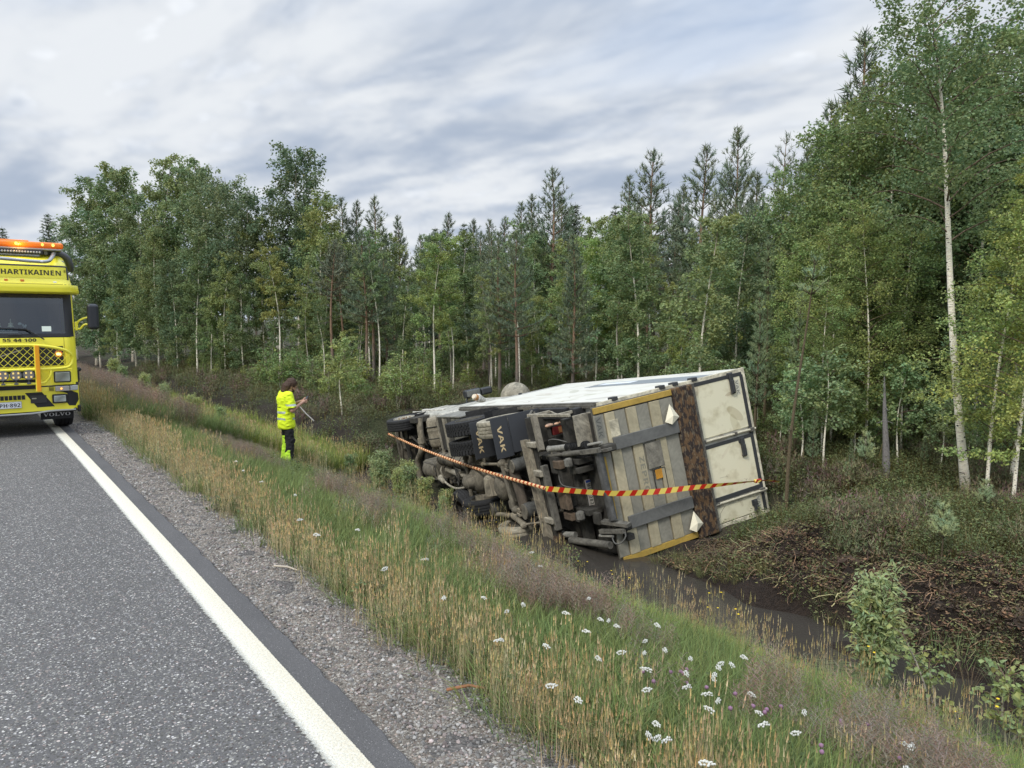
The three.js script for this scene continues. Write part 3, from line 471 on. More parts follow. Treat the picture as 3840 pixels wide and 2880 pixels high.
// ---------------------------------------------------------------- the yellow recovery truck: x to the right of the picture, z towards the camera along the road
const MY = phys(.93, .84, .05, .38, { clearcoat: .6, clearcoatRoughness: .25 }), MYD = phys(.62, .56, .045, .5), MBLACK = mat(.016, .016, .018, .55), MRUB = mat(.022, .022, .024, .85), MCHROME = mat(.62, .63, .65, .28, { metalness: 1 }), MORANGE = phys(.86, .36, .012, .45), MGREY = mat(.12, .125, .13, .6);
const towText = (w, h, text, font, col, bg, fit = .96, weight = 'bold') => canvasTex(w, h, (c) => { if (bg) { c.fillStyle = bg; c.fillRect(0, 0, w, h); } c.fillStyle = col; c.textBaseline = 'middle'; c.textAlign = 'center'; c.font = `${weight} ${h * .95}px ${font}`; const m = c.measureText(text).width; c.translate(w / 2, h * .53); c.scale(w * fit / m, 1); c.fillText(text, 0, 0); });
function tyre(R0, W, m = MRUB, grooves = 4, seg = 44) {                                  // axis along x, centred; tread blocks cut by grooves
  const pts = [[.29, -W * .36], [.33, -W * .47], [R0 - .06, -W * .5], [R0 - .012, -W * .455]];
  for (let i = 0; i < grooves; i++) { const y = -W * .4 + W * .8 * (i + .5) / grooves, d = W * .03; pts.push([R0, y - W * .8 / grooves / 2 + d], [R0 + .004, y - d * .2], [R0, y + W * .8 / grooves / 2 - d]); if (i < grooves - 1) pts.push([R0 - .014, y + W * .8 / grooves / 2 - d * .6], [R0 - .014, y + W * .8 / grooves / 2 + d * .6]); }
  pts.push([R0 - .012, W * .455], [R0 - .06, W * .5], [.33, W * .47], [.29, W * .36]);
  return toCreasedNormals(lathe(pts, seg), .5).rotateZ(Math.PI / 2);
}
{
  const S0 = 14.9, T0 = .455, org = RD(S0, T0, 0), truck = thing('recovery_truck', 'bright yellow recovery truck with an orange light bar, parked on the road edge', 'truck', org);
  truck.rotation.y = Math.atan2(-DX, -DZ);
  // surface of the cab front: plan outline with rounded corners, leaning back above the bonnet line
  const zf = (y) => { const a = [[.3, 0], [.8, 0], [.95, -.03], [1.7, -.05], [1.74, -.07], [2.5, -.24], [2.52, -.13], [2.64, -.12], [2.77, -.19], [3.0, -.26], [3.1, -.36], [3.2, -.58], [3.26, -.9]]; for (let i = 1; i < a.length; i++) if (y <= a[i][0]) return lerp(a[i - 1][1], a[i][1], (y - a[i - 1][0]) / (a[i][0] - a[i - 1][0])); return -.9; };
  const hw = (y) => y < .95 ? 1.16 : y < 2.55 ? 1.155 : lerp(1.16, 1.06, clamp((y - 2.6) / .6, 0, 1));
  const RC = .17, surf = (x, y, off = 0) => { const H = hw(y), e = Math.max(0, Math.abs(x) - (H - RC)) / RC, d = RC * (1 - Math.sqrt(Math.max(0, 1 - e * e))), nx = Math.sign(x) * e; return V(x + nx * off, y, zf(y) - d - .05 * (x / H) ** 2 + off * Math.sqrt(Math.max(.05, 1 - e * e))); };
  const patch = (y0, y1, x0, x1, off = 0, ny = 6, nx = 36, wrap = false) => {
    const P = [], U = [], I = []; for (let j = 0; j <= ny; j++) for (let i = 0; i <= nx; i++) { const y = lerp(y0, y1, j / ny), f = i / nx, s = wrap ? (f < .5 ? -1 : 1) * (1 - Math.pow(Math.abs(1 - 2 * Math.abs(f - .5) * 2 - 0), 1) * 0) : 0; let x = lerp(x0, x1, f); x = clamp(x, -hw(y), hw(y)); const p = surf(x, y, off); P.push(p.x, p.y, p.z); U.push(f, j / ny); if (i && j) { const a = (j - 1) * (nx + 1) + i - 1, b = a + 1, c = a + nx + 1, d = c + 1; I.push(a, b, c, b, d, c); } }
    const g = new THREE.BufferGeometry(); g.setAttribute('position', new THREE.Float32BufferAttribute(P, 3)); g.setAttribute('uv', new THREE.Float32BufferAttribute(U, 2)); g.setIndex(I); g.computeVertexNormals(); return g;
  };
  const full = (y0, y1, ny = 6) => {                                    // full width band with dense samples round the corners and the cab sides behind
    const P = [], U = [], I = [], xs = []; for (let i = 0; i <= 10; i++) xs.push(['a', i / 10]); const n = 11 + 20 + 11;
    for (let j = 0; j <= ny; j++) { const y = lerp(y0, y1, j / ny), H = hw(y), row = []; row.push(V(-H, y, -2.3)); for (let i = 0; i <= 10; i++) { const A = Math.PI / 2 * (1 - i / 10); row.push(surf(-(H - RC) - RC * Math.sin(A), y)); } for (let i = 1; i < 20; i++) row.push(surf(lerp(-(H - RC), H - RC, i / 20), y)); for (let i = 0; i <= 10; i++) { const A = Math.PI / 2 * i / 10; row.push(surf(H - RC + RC * Math.sin(A), y)); } row.push(V(H, y, -2.3)); row.forEach((p, i) => { P.push(p.x, p.y, p.z); U.push(i / (row.length - 1), j / ny); const w = row.length; if (i && j) { const a = (j - 1) * w + i - 1, b = a + 1, c = a + w, d = c + 1; I.push(a, b, c, b, d, c); } }); }
    const g = new THREE.BufferGeometry(); g.setAttribute('position', new THREE.Float32BufferAttribute(P, 3)); g.setAttribute('uv', new THREE.Float32BufferAttribute(U, 2)); g.setIndex(I); g.computeVertexNormals(); return g;
  };
  const roof = (() => { const P = [], I = []; const y = 3.26; for (let i = 0; i <= 16; i++) { const x = lerp(-hw(y), hw(y), i / 16), p = surf(x, y); P.push(p.x, p.y, p.z, p.x, 3.34, -2.3); if (i) { const a = 2 * i - 2; I.push(a, a + 2, a + 1, a + 1, a + 2, a + 3); } } const g = new THREE.BufferGeometry(); g.setAttribute('position', new THREE.Float32BufferAttribute(P, 3)); g.setIndex(I); g.computeVertexNormals(); return g; })();
  const cab = obj('cab', [full(.79, 1.73, 10), patch(1.73, 2.5, -1.155, -1.09, 0, 6, 8), patch(1.73, 2.5, 1.09, 1.155, 0, 6, 8), full(2.505, 3.26, 16), roof, bx(2.3, 2.4, .05, 0, 2.05, -2.32), bx(.04, .8, 1.7, -1.135, 2.1, -1.5), bx(.04, .8, 1.7, 1.135, 2.1, -1.5)], MY, truck);
  obj('seam', [patch(1.18, 1.73, .955, .963, .002, 6, 2), patch(1.18, 1.73, -.963, -.955, .002, 6, 2), patch(2.668, 2.678, -1.16, 1.16, .002, 1, 40)], mat(.33, .29, .02, .7), cab);
  obj('black_lower_frame', [full(.86, .92, 1)], MBLACK, cab);
  obj('visor', [patch(2.50, 2.565, -1.16, 1.16, .10, 3, 44), patch(2.565, 2.66, -1.16, 1.16, .09, 3, 44)], MY, truck);
  // windscreen and what stands behind it
  obj('windscreen_surround', [patch(1.742, 1.80, -1.12, 1.12, .006, 2, 44), patch(2.43, 2.5, -1.12, 1.12, .006, 2, 44), patch(1.742, 2.5, .99, 1.12, .005, 8, 8), patch(1.742, 2.5, -1.12, -.99, .005, 8, 8)], MBLACK, truck);
  const glass = obj('windscreen', patch(1.75, 2.44, -1.0, 1.0, .004, 10, 40), phys(.35, .42, .45, .02, { transmission: 1, thickness: 0, specularIntensity: 1, ior: 1.95 }), truck);
  obj('sun_strip', patch(2.33, 2.44, -1.0, 1.0, -.012, 3, 40), MBLACK, glass);
  obj('sticker', patch(1.84, 1.93, .64, .78, .012, 2, 3), mat(.72, .8, .72, .5), glass);
  obj('interior', [bx(2.2, .04, 1.5, 0, 1.6, -.95), bx(2.1, .22, .4, 0, 1.72, -.42, .08), bx(.55, .8, .16, .6, 1.95, -1.4, .06), bx(.55, .8, .16, -.6, 1.95, -1.4, .06), bx(2.2, 1.5, .04, 0, 2.3, -2.0), bx(2.2, .04, 1.7, 0, 2.75, -1.2)], mat(.03, .032, .036, .8), truck);
  obj('steering_wheel', new THREE.TorusGeometry(.23, .018, 8, 30).rotateX(-.9).translate(.62, 1.93, -.62), MBLACK, truck);
  obj('light_sign', bx(.36, .07, .02, .12, 1.87, -.22, .004), new THREE.MeshStandardMaterial({ map: towText(256, 48, 'VOLVO', 'serif', '#b9d2da', '#2d4a58', .55), roughness: .4 }), truck);
  obj('sign_edge', bx(.36, .014, .022, .12, 1.825, -.22, .003), mat(.75, .78, .78, .5), truck);
  for (const x of [.02, .2]) obj('pennant', [cyl([x, 1.9, -.25], [x, 2.06, -.25], .008, .008, 6), ball(.03, x, 1.97, -.25, 1.2, .8, .5), cyl([x, 1.92, -.25], [x, 1.98, -.25], .05, .012, 8)], mat(.7, .68, .5, .5), truck);
  obj('dashboard_figure', [ball(.03, .33, 1.97, -.25), bx(.03, .07, .02, .38, 1.94, -.25, .008, [0, 0, .4]), bx(.03, .06, .02, .41, 1.93, -.25, .008, [0, 0, -.3])], mat(.72, .72, .7, .5), truck);
  obj('wiper', [beam([.66, 1.70, .02], [.40, 1.885, -.055], .02, .02), beam([.42, 1.88, -.06], [-.05, 1.90, -.065], .016, .02), beam([-.25, 1.70, .02], [-.5, 1.88, -.055], .02, .02), bx(.2, .03, .03, .24, 1.78, -.02, .01), bx(.2, .03, .03, -.2, 1.78, -.02, .01), bx(.12, .03, .03, -.62, 1.78, -.03, .01)], MBLACK, truck);
  obj('phone_number', patch(1.652, 1.735, .05, .56, .004, 2, 10), new THREE.MeshStandardMaterial({ map: towText(1024, 190, '55 44 100', 'sans-serif', '#2a260e', null), alphaTest: .5, roughness: .6 }), truck);
  // roof sign
  const sign = obj('roof_sign', patch(2.772, 2.99, -1.09, 1.09, .006, 6, 60), phys(.76, .69, .04, .35), truck);
  obj('sign_border', [patch(2.985, 3.012, -1.095, 1.095, .009, 2, 60), patch(2.76, 3.0, 1.07, 1.10, .009, 4, 6), patch(2.76, 3.0, -1.10, -1.07, .009, 4, 6)], MBLACK, sign);
  obj('lettering', patch(2.815, 2.945, .075, 1.015, .010, 2, 24), new THREE.MeshStandardMaterial({ map: towText(1536, 220, 'HARTIKAINEN', 'sans-serif', '#262410', null), alphaTest: .5, roughness: .6 }), sign);
  obj('registered_mark', patch(2.885, 2.945, 1.02, 1.068, .010, 2, 8), new THREE.MeshStandardMaterial({ map: canvasTex(128, 128, (c) => { c.strokeStyle = '#3a3614'; c.lineWidth = 9; c.beginPath(); c.arc(64, 64, 54, 0, 6.3); c.stroke(); c.fillStyle = '#3a3614'; c.font = 'bold 82px sans-serif'; c.textAlign = 'center'; c.textBaseline = 'middle'; c.fillText('R', 64, 68); }), alphaTest: .5 }), sign);
  for (const x of [.17, .4]) obj('marker_lamp', [put(new RoundedBoxGeometry(.055, .042, .03, 2, .012), x, 2.725, zf(2.725) - .005)], phys(.35, .10, .02, .3, { emissive: RGB(.8, .25, .03), emissiveIntensity: .25 }), truck);
  obj('position_lamp', put(new RoundedBoxGeometry(.058, .05, .03, 2, .012), .88, 2.70, zf(2.7) - .045), mat(.85, .87, .9, .2), truck);
  // roof bar, spot strip, light bar
  const zr = -.16; obj('roof_pipe', [tube([[-.95, 3.25, -.7], [-.9, 3.2, -.45], [-.83, 3.10, zr], [-.6, 3.06, zr + .06], [0, 3.085, zr + .09], [.55, 3.06, zr + .06], [.78, 3.07, zr + .01], [.87, 3.16, zr - .16], [.93, 3.27, zr - .42]], .033, 60, 10)], mat(.42, .43, .43, .38, { metalness: .8 }), truck);
  for (const x of [-.1, .165, .43, .70]) obj('pipe_lamp', put(new RoundedBoxGeometry(.045, .03, .03, 2, .01), x, 3.075 - Math.abs(x - .1) * .02, zr + .105 - Math.abs(x) * .045), mat(.8, .78, .85, .2), truck);
  const strip = obj('spot_strip', [bx(1.5, .085, .07, 0, 3.245, -.48, .015)], MBLACK, truck);
  obj('lens_row', Array.from({ length: 34 }, (_, i) => put(new THREE.SphereGeometry(.018, 8, 6).scale(1, 1, .5), -.7 + i * .0424, 3.245, -.444)), mat(.38, .4, .42, .2), strip);
  const lb = obj('light_bar_base', [bx(2.12, .03, .3, -.02, 3.305, -.62, .01), bx(.05, .08, .05, .8, 3.26, -.6), bx(.05, .08, .05, -.8, 3.26, -.6)], mat(.3, .3, .29, .5), truck);
  const amber = phys(.95, .30, .02, .25, { transmission: .35, thickness: 0, emissive: RGB(1, .26, .015), emissiveIntensity: .06 });
  obj('light_bar_dome', [put(new RoundedBoxGeometry(2.14, .115, .28, 3, .045), 0, 3.378, -.62), put(new RoundedBoxGeometry(.5, .05, .2, 2, .02), .3, 3.435, -.64)], amber, lb);
  for (const [x, k] of [[-.62, 1], [-.2, 1], [.08, .6], [.36, 1], [.75, .6], [.91, 1.2]]) obj('flash_unit', put(new THREE.SphereGeometry(.022, 10, 8).scale(1, 1.2, .5), x, 3.385, -.474), new THREE.MeshStandardMaterial({ color: RGB(1, .7, .1), emissive: RGB(1, .62, .12), emissiveIntensity: 1.3 * k }), lb);
  const pl = new THREE.PointLight(RGB(1, .5, .08), .15); pl.position.set(.4, 3.39, -.38); pl.castShadow = true; truck.add(pl);
  obj('side_deflector', [tube([[.72, 3.28, -.75], [1.0, 3.26, -.75], [1.13, 3.2, -.78], [1.19, 3.08, -.85], [1.2, 2.98, -.95]], .062, 24, 8), tube([[-.72, 3.28, -.75], [-1.0, 3.26, -.75], [-1.13, 3.2, -.78], [-1.19, 3.08, -.85], [-1.2, 2.98, -.95]], .062, 24, 8)], mat(.10, .105, .115, .5), truck);
  obj('corner_lamp', [ball(.032, 1.035, 3.085, -.5, 1, 1, 1), cyl([1.035, 3.07, -.52], [1.05, 2.99, -.5], .03, .012, 8)], mat(.25, .26, .28, .25), truck);
  // grille behind the guard
  obj('grille_opening', [patch(1.24, 1.575, -.94, .94, .008, 4, 40)], MBLACK, truck);
  obj('grille_badge', [beam([-.28, 1.31, .03], [.3, 1.52, .03], .025, .02)], mat(.3, .28, .22, .4), truck);
  obj('grille_lettering', patch(1.35, 1.40, .64, .82, .014, 1, 6), new THREE.MeshStandardMaterial({ map: towText(256, 90, 'FM12', 'sans-serif', '#8a8a80', null), alphaTest: .5, metalness: .4 }), truck);
  obj('lower_grille', [bx(1.1, .1, .02, 0, .955, -.04), bx(1.15, .13, .02, 0, 1.10, -.045), bx(1.1, .075, .02, 0, .875, .0)], MBLACK, truck);
  const guard = obj('bull_bar', [tube([[-.9, 1.53, .12], [-.5, 1.605, .17], [0, 1.615, .18], [.5, 1.605, .17], [.85, 1.545, .14], [1.0, 1.47, .1], [1.06, 1.36, .06], [1.02, 1.24, .09], [.9, 1.195, .13], [.5, 1.19, .17], [0, 1.19, .18], [-.5, 1.19, .17], [-.9, 1.195, .13], [-1.02, 1.24, .09], [-1.06, 1.36, .06], [-1.0, 1.47, .1]], .027, 110, 10, true), tube([[.72, 1.18, .15], [.71, 1.08, .16], [.65, .99, .16], [.55, .945, .17], [0, .945, .18], [-.55, .945, .17], [-.65, .99, .16], [-.71, 1.08, .16], [-.72, 1.18, .15]], .023, 60, 10)], MY, truck);
  const bars = []; const inG = (x, y) => y > 1.2 && y < 1.6 - .05 * (Math.abs(x) / .9) ** 3 && Math.abs(x) < 1.04 - .5 * Math.abs(y - 1.38);
  for (let k = -26; k <= 26; k++) for (const sg of [1, -1]) { let a = null, b = null; for (let u = 0; u <= 40; u++) { const y = 1.19 + .42 * u / 40, x = k * .112 + sg * (y - 1.19) * .92; if (inG(x, y)) { if (!a) a = [x, y]; b = [x, y]; } } if (a && b && Math.hypot(b[0] - a[0], b[1] - a[1]) > .03) { const zz = (x) => .15 - .06 * Math.max(0, Math.abs(x) - .4) + sg * .003; bars.push(beam([a[0], a[1], zz(a[0])], [b[0], b[1], zz(b[0])], .011, .008)); } }
  for (const sg of [1, -1]) for (const dr of [1, -1]) for (let k = 0; k < 3; k++) bars.push(beam([sg * .56, .98 + k * .07, .16], [sg * .69, .98 + k * .07 + dr * .09 + .02, .155 + dr * .002], .009, .007));
  const mesh = obj('guard_mesh', bars, MY, guard); tag(mesh, null, null, null, 'stuff');
  for (const x of [-.53, .53]) { obj('guard_post', bx(.062, .8, .035, x, 1.205, .215, .008), MORANGE, guard); obj('post_side', bx(.02, .78, .06, x - .036, 1.2, .19, .004), MY, guard); }
  for (const x of [-.33, -.15, .03, .21, .39]) {
    const l = obj('spot_lamp', [cyl([x, 1.10, .17], [x, 1.10, .225], .05, .078, 20), put(new THREE.TorusGeometry(.077, .008, 8, 24), x, 1.10, .226), cyl([x, .96, .18], [x, 1.04, .18], .012, .012, 6), bx(.06, .03, .03, x, .955, .2, .006)], MGREY, truck);
    obj('lens', cyl([x, 1.10, .226], [x, 1.10, .231], .072, .068, 20), mat(.33, .30, .28, .15, { metalness: .5 }), l);
    for (const [a, b] of [[.036, .036], [-.036, .036], [.036, -.036], [-.036, -.036]]) obj('lit_chip', put(new RoundedBoxGeometry(.026, .032, .006, 1, .003), x + a, 1.10 + b, .233), new THREE.MeshStandardMaterial({ color: RGB(.9, .65, .2), emissive: RGB(1, .72, .22), emissiveIntensity: .28 }), l);
  }
  const ind = obj('flasher', [put(new RoundedBoxGeometry(.07, .045, .03, 2, .012), .86, 1.44, .03)], new THREE.MeshStandardMaterial({ color: RGB(1, .6, .2), emissive: RGB(1, .55, .16), emissiveIntensity: 3 }), truck);
  obj('flasher_rim', put(new THREE.TorusGeometry(.05, .014, 8, 20), .86, 1.44, .025), phys(.5, .12, .02, .3), ind);
  // lamps
  const lensTex = canvasTex(256, 192, (c, w, h) => { const g = c.createLinearGradient(0, 0, w, h); g.addColorStop(0, '#b9c4c2'); g.addColorStop(.5, '#8c938f'); g.addColorStop(1, '#cfd6cf'); c.fillStyle = g; c.fillRect(0, 0, w, h); for (let i = 0; i < 16; i++) { c.fillStyle = 'rgba(60,66,66,.22)'; c.fillRect(i * 16, 0, 3, h); } });
  const lensM = phys(1, 1, 1, .12, { map: lensTex, clearcoat: 1, metalness: .1 });
  for (const sg of [1, -1]) {
    const hl = obj('headlight', [put(new RoundedBoxGeometry(.262, .205, .05, 3, .05), sg * .90, 1.03, -.03)], MBLACK, truck); obj('lens', put(new RoundedBoxGeometry(.225, .165, .03, 3, .035), sg * .90, 1.03, -.005), lensM, hl); obj('trim', put(new RoundedBoxGeometry(.33, .29, .03, 3, .05), sg * .90, 1.03, -.045), MY, hl);
    const il = obj('indicator', put(new RoundedBoxGeometry(.215, .09, .05, 2, .012), sg * .885, .823, -.005), phys(.42, .40, .38, .2), truck); obj('indicator_corner', [put(new RoundedBoxGeometry(.14, .088, .05, 2, .012), sg * 1.065, .823, -.055, 0, sg * .5)], phys(.46, .47, .48, .2), il); obj('bulb', ball(.015, sg * .87, .823, .022), new THREE.MeshStandardMaterial({ color: RGB(1, .4, .1), emissive: RGB(1, .34, .06), emissiveIntensity: sg > 0 ? 2 : .2 }), il);
    obj('vent', Array.from({ length: 4 }, (_, i) => bx(.075, .009, .01, sg * .725, .80 + i * .018, .0)), MBLACK, truck);
    const fl = obj('fog_lamp', put(new RoundedBoxGeometry(.23, .165, .04, 2, .025), sg * .84, .645, .005), MBLACK, truck); obj('lens', put(new RoundedBoxGeometry(.185, .115, .03, 2, .015), sg * .84, .645, .018), lensM, fl);
  }
  // bumper with black slanted bands
  const bsurf = (x, y, off) => surf(x, y, off), bump = obj('bumper', [full(.47, .795, 6), full(.44, .47, 1)], MY, truck);
  const band = (pts, off) => { const sh = new THREE.Shape(pts.map((p) => new THREE.Vector2(...p))), g = new THREE.ShapeGeometry(sh, 1), q = new THREE.BufferGeometry(), tri = []; const P = g.attributes.position, I = g.index; const N = 10; for (let k = 0; k < I.count; k += 3) { const A = [0, 1, 2].map((i) => V().fromBufferAttribute(P, I.getX(k + i))); for (let i = 0; i < N; i++) for (let j = 0; j < N - i; j++) { const f = (u, v) => A[0].clone().multiplyScalar(1 - u - v).addScaledVector(A[1], u).addScaledVector(A[2], v), a = f(i / N, j / N), b = f((i + 1) / N, j / N), c = f(i / N, (j + 1) / N); tri.push(a, b, c); if (j < N - i - 1) tri.push(b, f((i + 1) / N, (j + 1) / N), c); } } const out = []; for (const p of tri) { const s = bsurf(clamp(p.x, -hw(.6), hw(.6)), p.y, off); out.push(s.x, s.y, s.z); } q.setAttribute('position', new THREE.Float32BufferAttribute(out, 3)); q.computeVertexNormals(); return q; };
  obj('black_band', [band([[.33, .775], [.58, .775], [.76, .51], [.5, .51]], .003), band([[.83, .775], [1.02, .775], [1.13, .72], [1.14, .60], [1.08, .50], [.98, .51], [.94, .58], [.96, .73], [.9, .755]], .0035), band([[-.33, .775], [-.58, .775], [-.76, .51], [-.5, .51]], .003)], MBLACK, bump);
  obj('bumper_hatch', [bx(.235, .135, .006, .525, .655, .004, .02)], mat(.035, .035, .037, .5), bump); obj('tow_hook', bx(.065, .02, .014, .46, .67, .012, .004), mat(.4, .38, .3, .4), bump);
  obj('air_slot', Array.from({ length: 12 }, (_, i) => bx(.05, .075, .012, -.36 + i * .0605, .70, .001)), MBLACK, bump);
  obj('number_plate', put(new RoundedBoxGeometry(.44, .116, .012, 1, .004), .055, .577, .022), new THREE.MeshStandardMaterial({ roughness: .45, map: canvasTex(880, 232, (c, w, h) => { c.fillStyle = '#e4e7ec'; c.fillRect(0, 0, w, h); c.fillStyle = '#1d3f9c'; c.fillRect(8, 8, 84, h - 16); c.strokeStyle = '#333'; c.lineWidth = 6; c.strokeRect(6, 6, w - 12, h - 12); c.fillStyle = '#fff'; c.font = 'bold 52px sans-serif'; c.textAlign = 'center'; c.fillText('FIN', 50, 200); c.fillStyle = '#23272e'; c.font = 'bold 178px sans-serif'; c.textBaseline = 'middle'; c.translate(w / 2 + 44, h * .55); c.scale(730 / c.measureText('KPH·892').width, 1); c.fillText('KPH·892', 0, 0); }) }), bump);
  obj('lower_lip', [tube([[-1.1, .435, -.06], [-.6, .415, .01], [0, .41, .02], [.45, .412, .015], [.7, .435, 0], [1.08, .428, -.06]], .016, 40, 8)], mat(.42, .43, .43, .5), truck);
  obj('black_skirt', [bx(2.2, .06, .5, 0, .43, -.3, .02), bx(.05, .12, .1, 1.14, .44, -.12, .02)], MBLACK, truck);
  obj('wing_edge', [bx(.05, .24, .5, 1.165, 1.02, -.55, .02), ball(.05, 1.19, 1.13, -.4, 1, .8, 1)], MBLACK, truck);
  for (const sg of [1, -1]) {
    const w = thing('x', '', '', null); names.set('x', 0); scene.remove(w); w.name = 'wheel'; w.userData = {}; truck.add(w); w.position.set(sg * .98, .50, -1.3);
    obj('tyre', tyre(.5, .3), MRUB, w); obj('rim', cyl([-.1, 0, 0], [.1, 0, 0], .3, .3, 24), MGREY, w);
    const w2 = w.clone(); w2.position.z = -5.2; truck.add(w2); const w3 = w.clone(); w3.position.z = -6.55; truck.add(w3);
  }
  const flapM = new THREE.MeshStandardMaterial({ roughness: .8, map: canvasTex(512, 128, (c, w, h) => { c.fillStyle = '#1b1c1e'; c.fillRect(0, 0, w, h); c.fillStyle = '#b9babd'; c.font = 'bold 74px serif'; c.textAlign = 'center'; c.textBaseline = 'middle'; c.translate(w / 2, 52); c.scale(430 / c.measureText('VOLVO').width, 1); c.fillText('VOLVO', 0, 0); }) });
  for (const sg of [1, -1]) obj('mud_flap', bx(.5, .14, .012, sg * .80, .335, -.18), flapM, truck);
  obj('axle', [cyl([-.85, .45, -1.3], [.85, .45, -1.3], .07, .07, 10), bx(.16, .2, 7.5, .42, .72, -4.6), bx(.16, .2, 7.5, -.42, .72, -4.6)], MBLACK, truck);
  obj('recovery_body', [bx(2.3, 1.0, 5.2, 0, 1.35, -5.2, .06), bx(.5, .5, 4.4, 0, 2.1, -4.9, .05)], MYD, truck);
  const mir = obj('mirror', [put(new RoundedBoxGeometry(.19, .47, .13, 4, .06), 1.445, 2.10, -.22)], mat(.028, .03, .036, .42), truck);
  obj('mirror_arm', [tube([[1.19, 1.88, -.3], [1.2, 1.99, -.28], [1.28, 2.06, -.25], [1.37, 2.09, -.22]], .018, 16, 8), tube([[1.19, 1.88, -.3], [1.24, 1.88, -.28], [1.30, 1.95, -.25], [1.37, 1.965, -.22]], .018, 16, 8), bx(.05, .16, .06, 1.185, 1.93, -.3, .012)], MY, mir);
  const mir2 = mir.clone(); mir2.scale.x = -1; truck.add(mir2);
}
const objG = obj;
// ---------------------------------------------------------------- the overturned box lorry. Own axes: X ahead, Y up from its wheels, Z to its right; it lies on its right side
{
  const truck = thing('box_truck', 'white box lorry lying on its side in the ditch, muddy underside towards the road', 'truck', TO);
  truck.quaternion.setFromRotationMatrix(new THREE.Matrix4().makeBasis(TF, TU, TR));
  const grime = dataTex(256, 256, (u, v) => { const a = tileN(.6, u, v), b = tileN(1.7, u + .2, v), c = tileN(5, u, v + .3), e = tileN(14, u, v); const k = clamp(.83 + .13 * a + .11 * b + .07 * c + .035 * e, .3, 1); return [k, k * .985, k * .95]; }, true);
  const gb = dataTex(256, 256, (u, v) => .5 + .3 * tileN(4, u, v) + .2 * tileN(11, u, v));
  const grime2 = dataTex(256, 256, (u, v) => { const k = clamp(.93 + .05 * tileN(.5, u, v) + .04 * tileN(2.2, u + .3, v) + .02 * tileN(9, u, v), .6, 1); return [k, k * .99, k * .965]; }, true);
  const gm = (r, g, b, rough = .9, more = {}) => new THREE.MeshStandardMaterial({ color: RGB(r, g, b), roughness: rough, map: grime, bumpMap: gb, bumpScale: .003, ...more });
  const MUD = gm(.36, .325, .26), DUST = gm(.25, .23, .19), DARK = gm(.07, .067, .06), GREY = gm(.185, .178, .16), STEEL = gm(.5, .5, .48, .5, { metalness: .3 }), RUB = gm(.032, .033, .036, .8), LIGHT = gm(.46, .43, .36);
  const paint = (seed, base, dirt, amt = 1) => canvasTex(1024, 1024, (c, w, h) => {             // dirty white enamel: runs, scuffs and mud mist
    const R = rng(seed), im = c.createImageData(w, h); for (let y = 0; y < h; y++) for (let x = 0; x < w; x++) { const u = x / w, v = y / h, n = fbm2(u * 5 + seed, v * 5, 4), m = fbm2(u * 17, v * 15 + seed, 3), k = clamp((n * .9 + m * .45 + .02) * amt, 0, .75), o = (y * w + x) * 4; for (let q = 0; q < 3; q++) im.data[o + q] = lerp(base[q], dirt[q], k); im.data[o + 3] = 255; } c.putImageData(im, 0, 0);
    for (let i = 0; i < 26; i++) { c.fillStyle = `rgba(${90 + R() * 40},${78 + R() * 30},${55 + R() * 20},${.05 + R() * .16})`; c.beginPath(); c.ellipse(R() * w, R() * h, 12 + R() * 90, 6 + R() * 26, R() * 3, 0, 6.3); c.fill(); }
    for (let i = 0; i < 9; i++) { c.strokeStyle = `rgba(60,46,30,${.25 + R() * .4})`; c.lineWidth = 1 + R() * 4; c.beginPath(); let x = R() * w, y = R() * h; c.moveTo(x, y); for (let k = 0; k < 4; k++) { x += (R() - .5) * 60; y += (R() - .3) * 40; c.lineTo(x, y); } c.stroke(); }
  });
  const doorTex = paint(3, [228, 223, 200], [158, 146, 112], .5), WHITE = new THREE.MeshPhysicalMaterial({ color: RGB(.72, .705, .65), roughness: .55, map: paint(9, [250, 250, 246], [214, 208, 190], .6), clearcoat: .08, clearcoatRoughness: .4 });
  const DOOR = new THREE.MeshPhysicalMaterial({ map: doorTex, color: RGB(1, .985, .92), roughness: .5 }), TRIM = gm(.82, .78, .64, .6, { bumpMap: null }), SEAL = mat(.038, .04, .042, .7);
  const obj = (name, geos, m, parent) => { const o = objG(name, geos, m, parent); if (m?.map === grime || m?.map === grime2) { const g = o.geometry, P = g.attributes.position, N = g.attributes.normal, U = new Float32Array(P.count * 2), k = .7 + (name.length % 5) * .1, sh = names.size * .37 + o.id * .173; for (let i = 0; i < P.count; i++) { const a = Math.abs(N.getX(i)), b = Math.abs(N.getY(i)), c = Math.abs(N.getZ(i)), x = P.getX(i), y = P.getY(i), z = P.getZ(i), [u, v] = a > b && a > c ? [y, z] : b > c ? [x, z] : [x, y]; U[2 * i] = u * k + sh; U[2 * i + 1] = v * k + sh * .6; } g.setAttribute('uv', new THREE.BufferAttribute(U, 2)); } return o; };
  // ---- body
  const body = obj('box_body', [new RoundedBoxGeometry(6.6, 2.98, 2.58, 3, .03).translate(-.80, 2.70, 0)], WHITE, truck);
  obj('floor_edge', [bx(6.6, .10, .03, -.8, 1.24, -1.285), bx(6.5, .05, .05, -.8, 1.17, -1.25)], GREY, body);
  obj('print', [bx(3.65, .52, .004, -2.2, 3.36, -1.2935)], mat(.24, .265, .28, .5), body); obj('print_patch', bx(1.25, .2, .004, -1.2, 3.44, -1.2965), mat(.80, .84, .86, .45), body); obj('front_print', bx(.22, 1.7, .004, 2.25, 3.1, -1.2935), mat(.34, .345, .32, .6), body);  // the last piece is a plain grey band along the front edge
  obj('marker_light', bx(.08, .07, .05, 2.2, 2.72, -1.31, .01), SEAL, body);
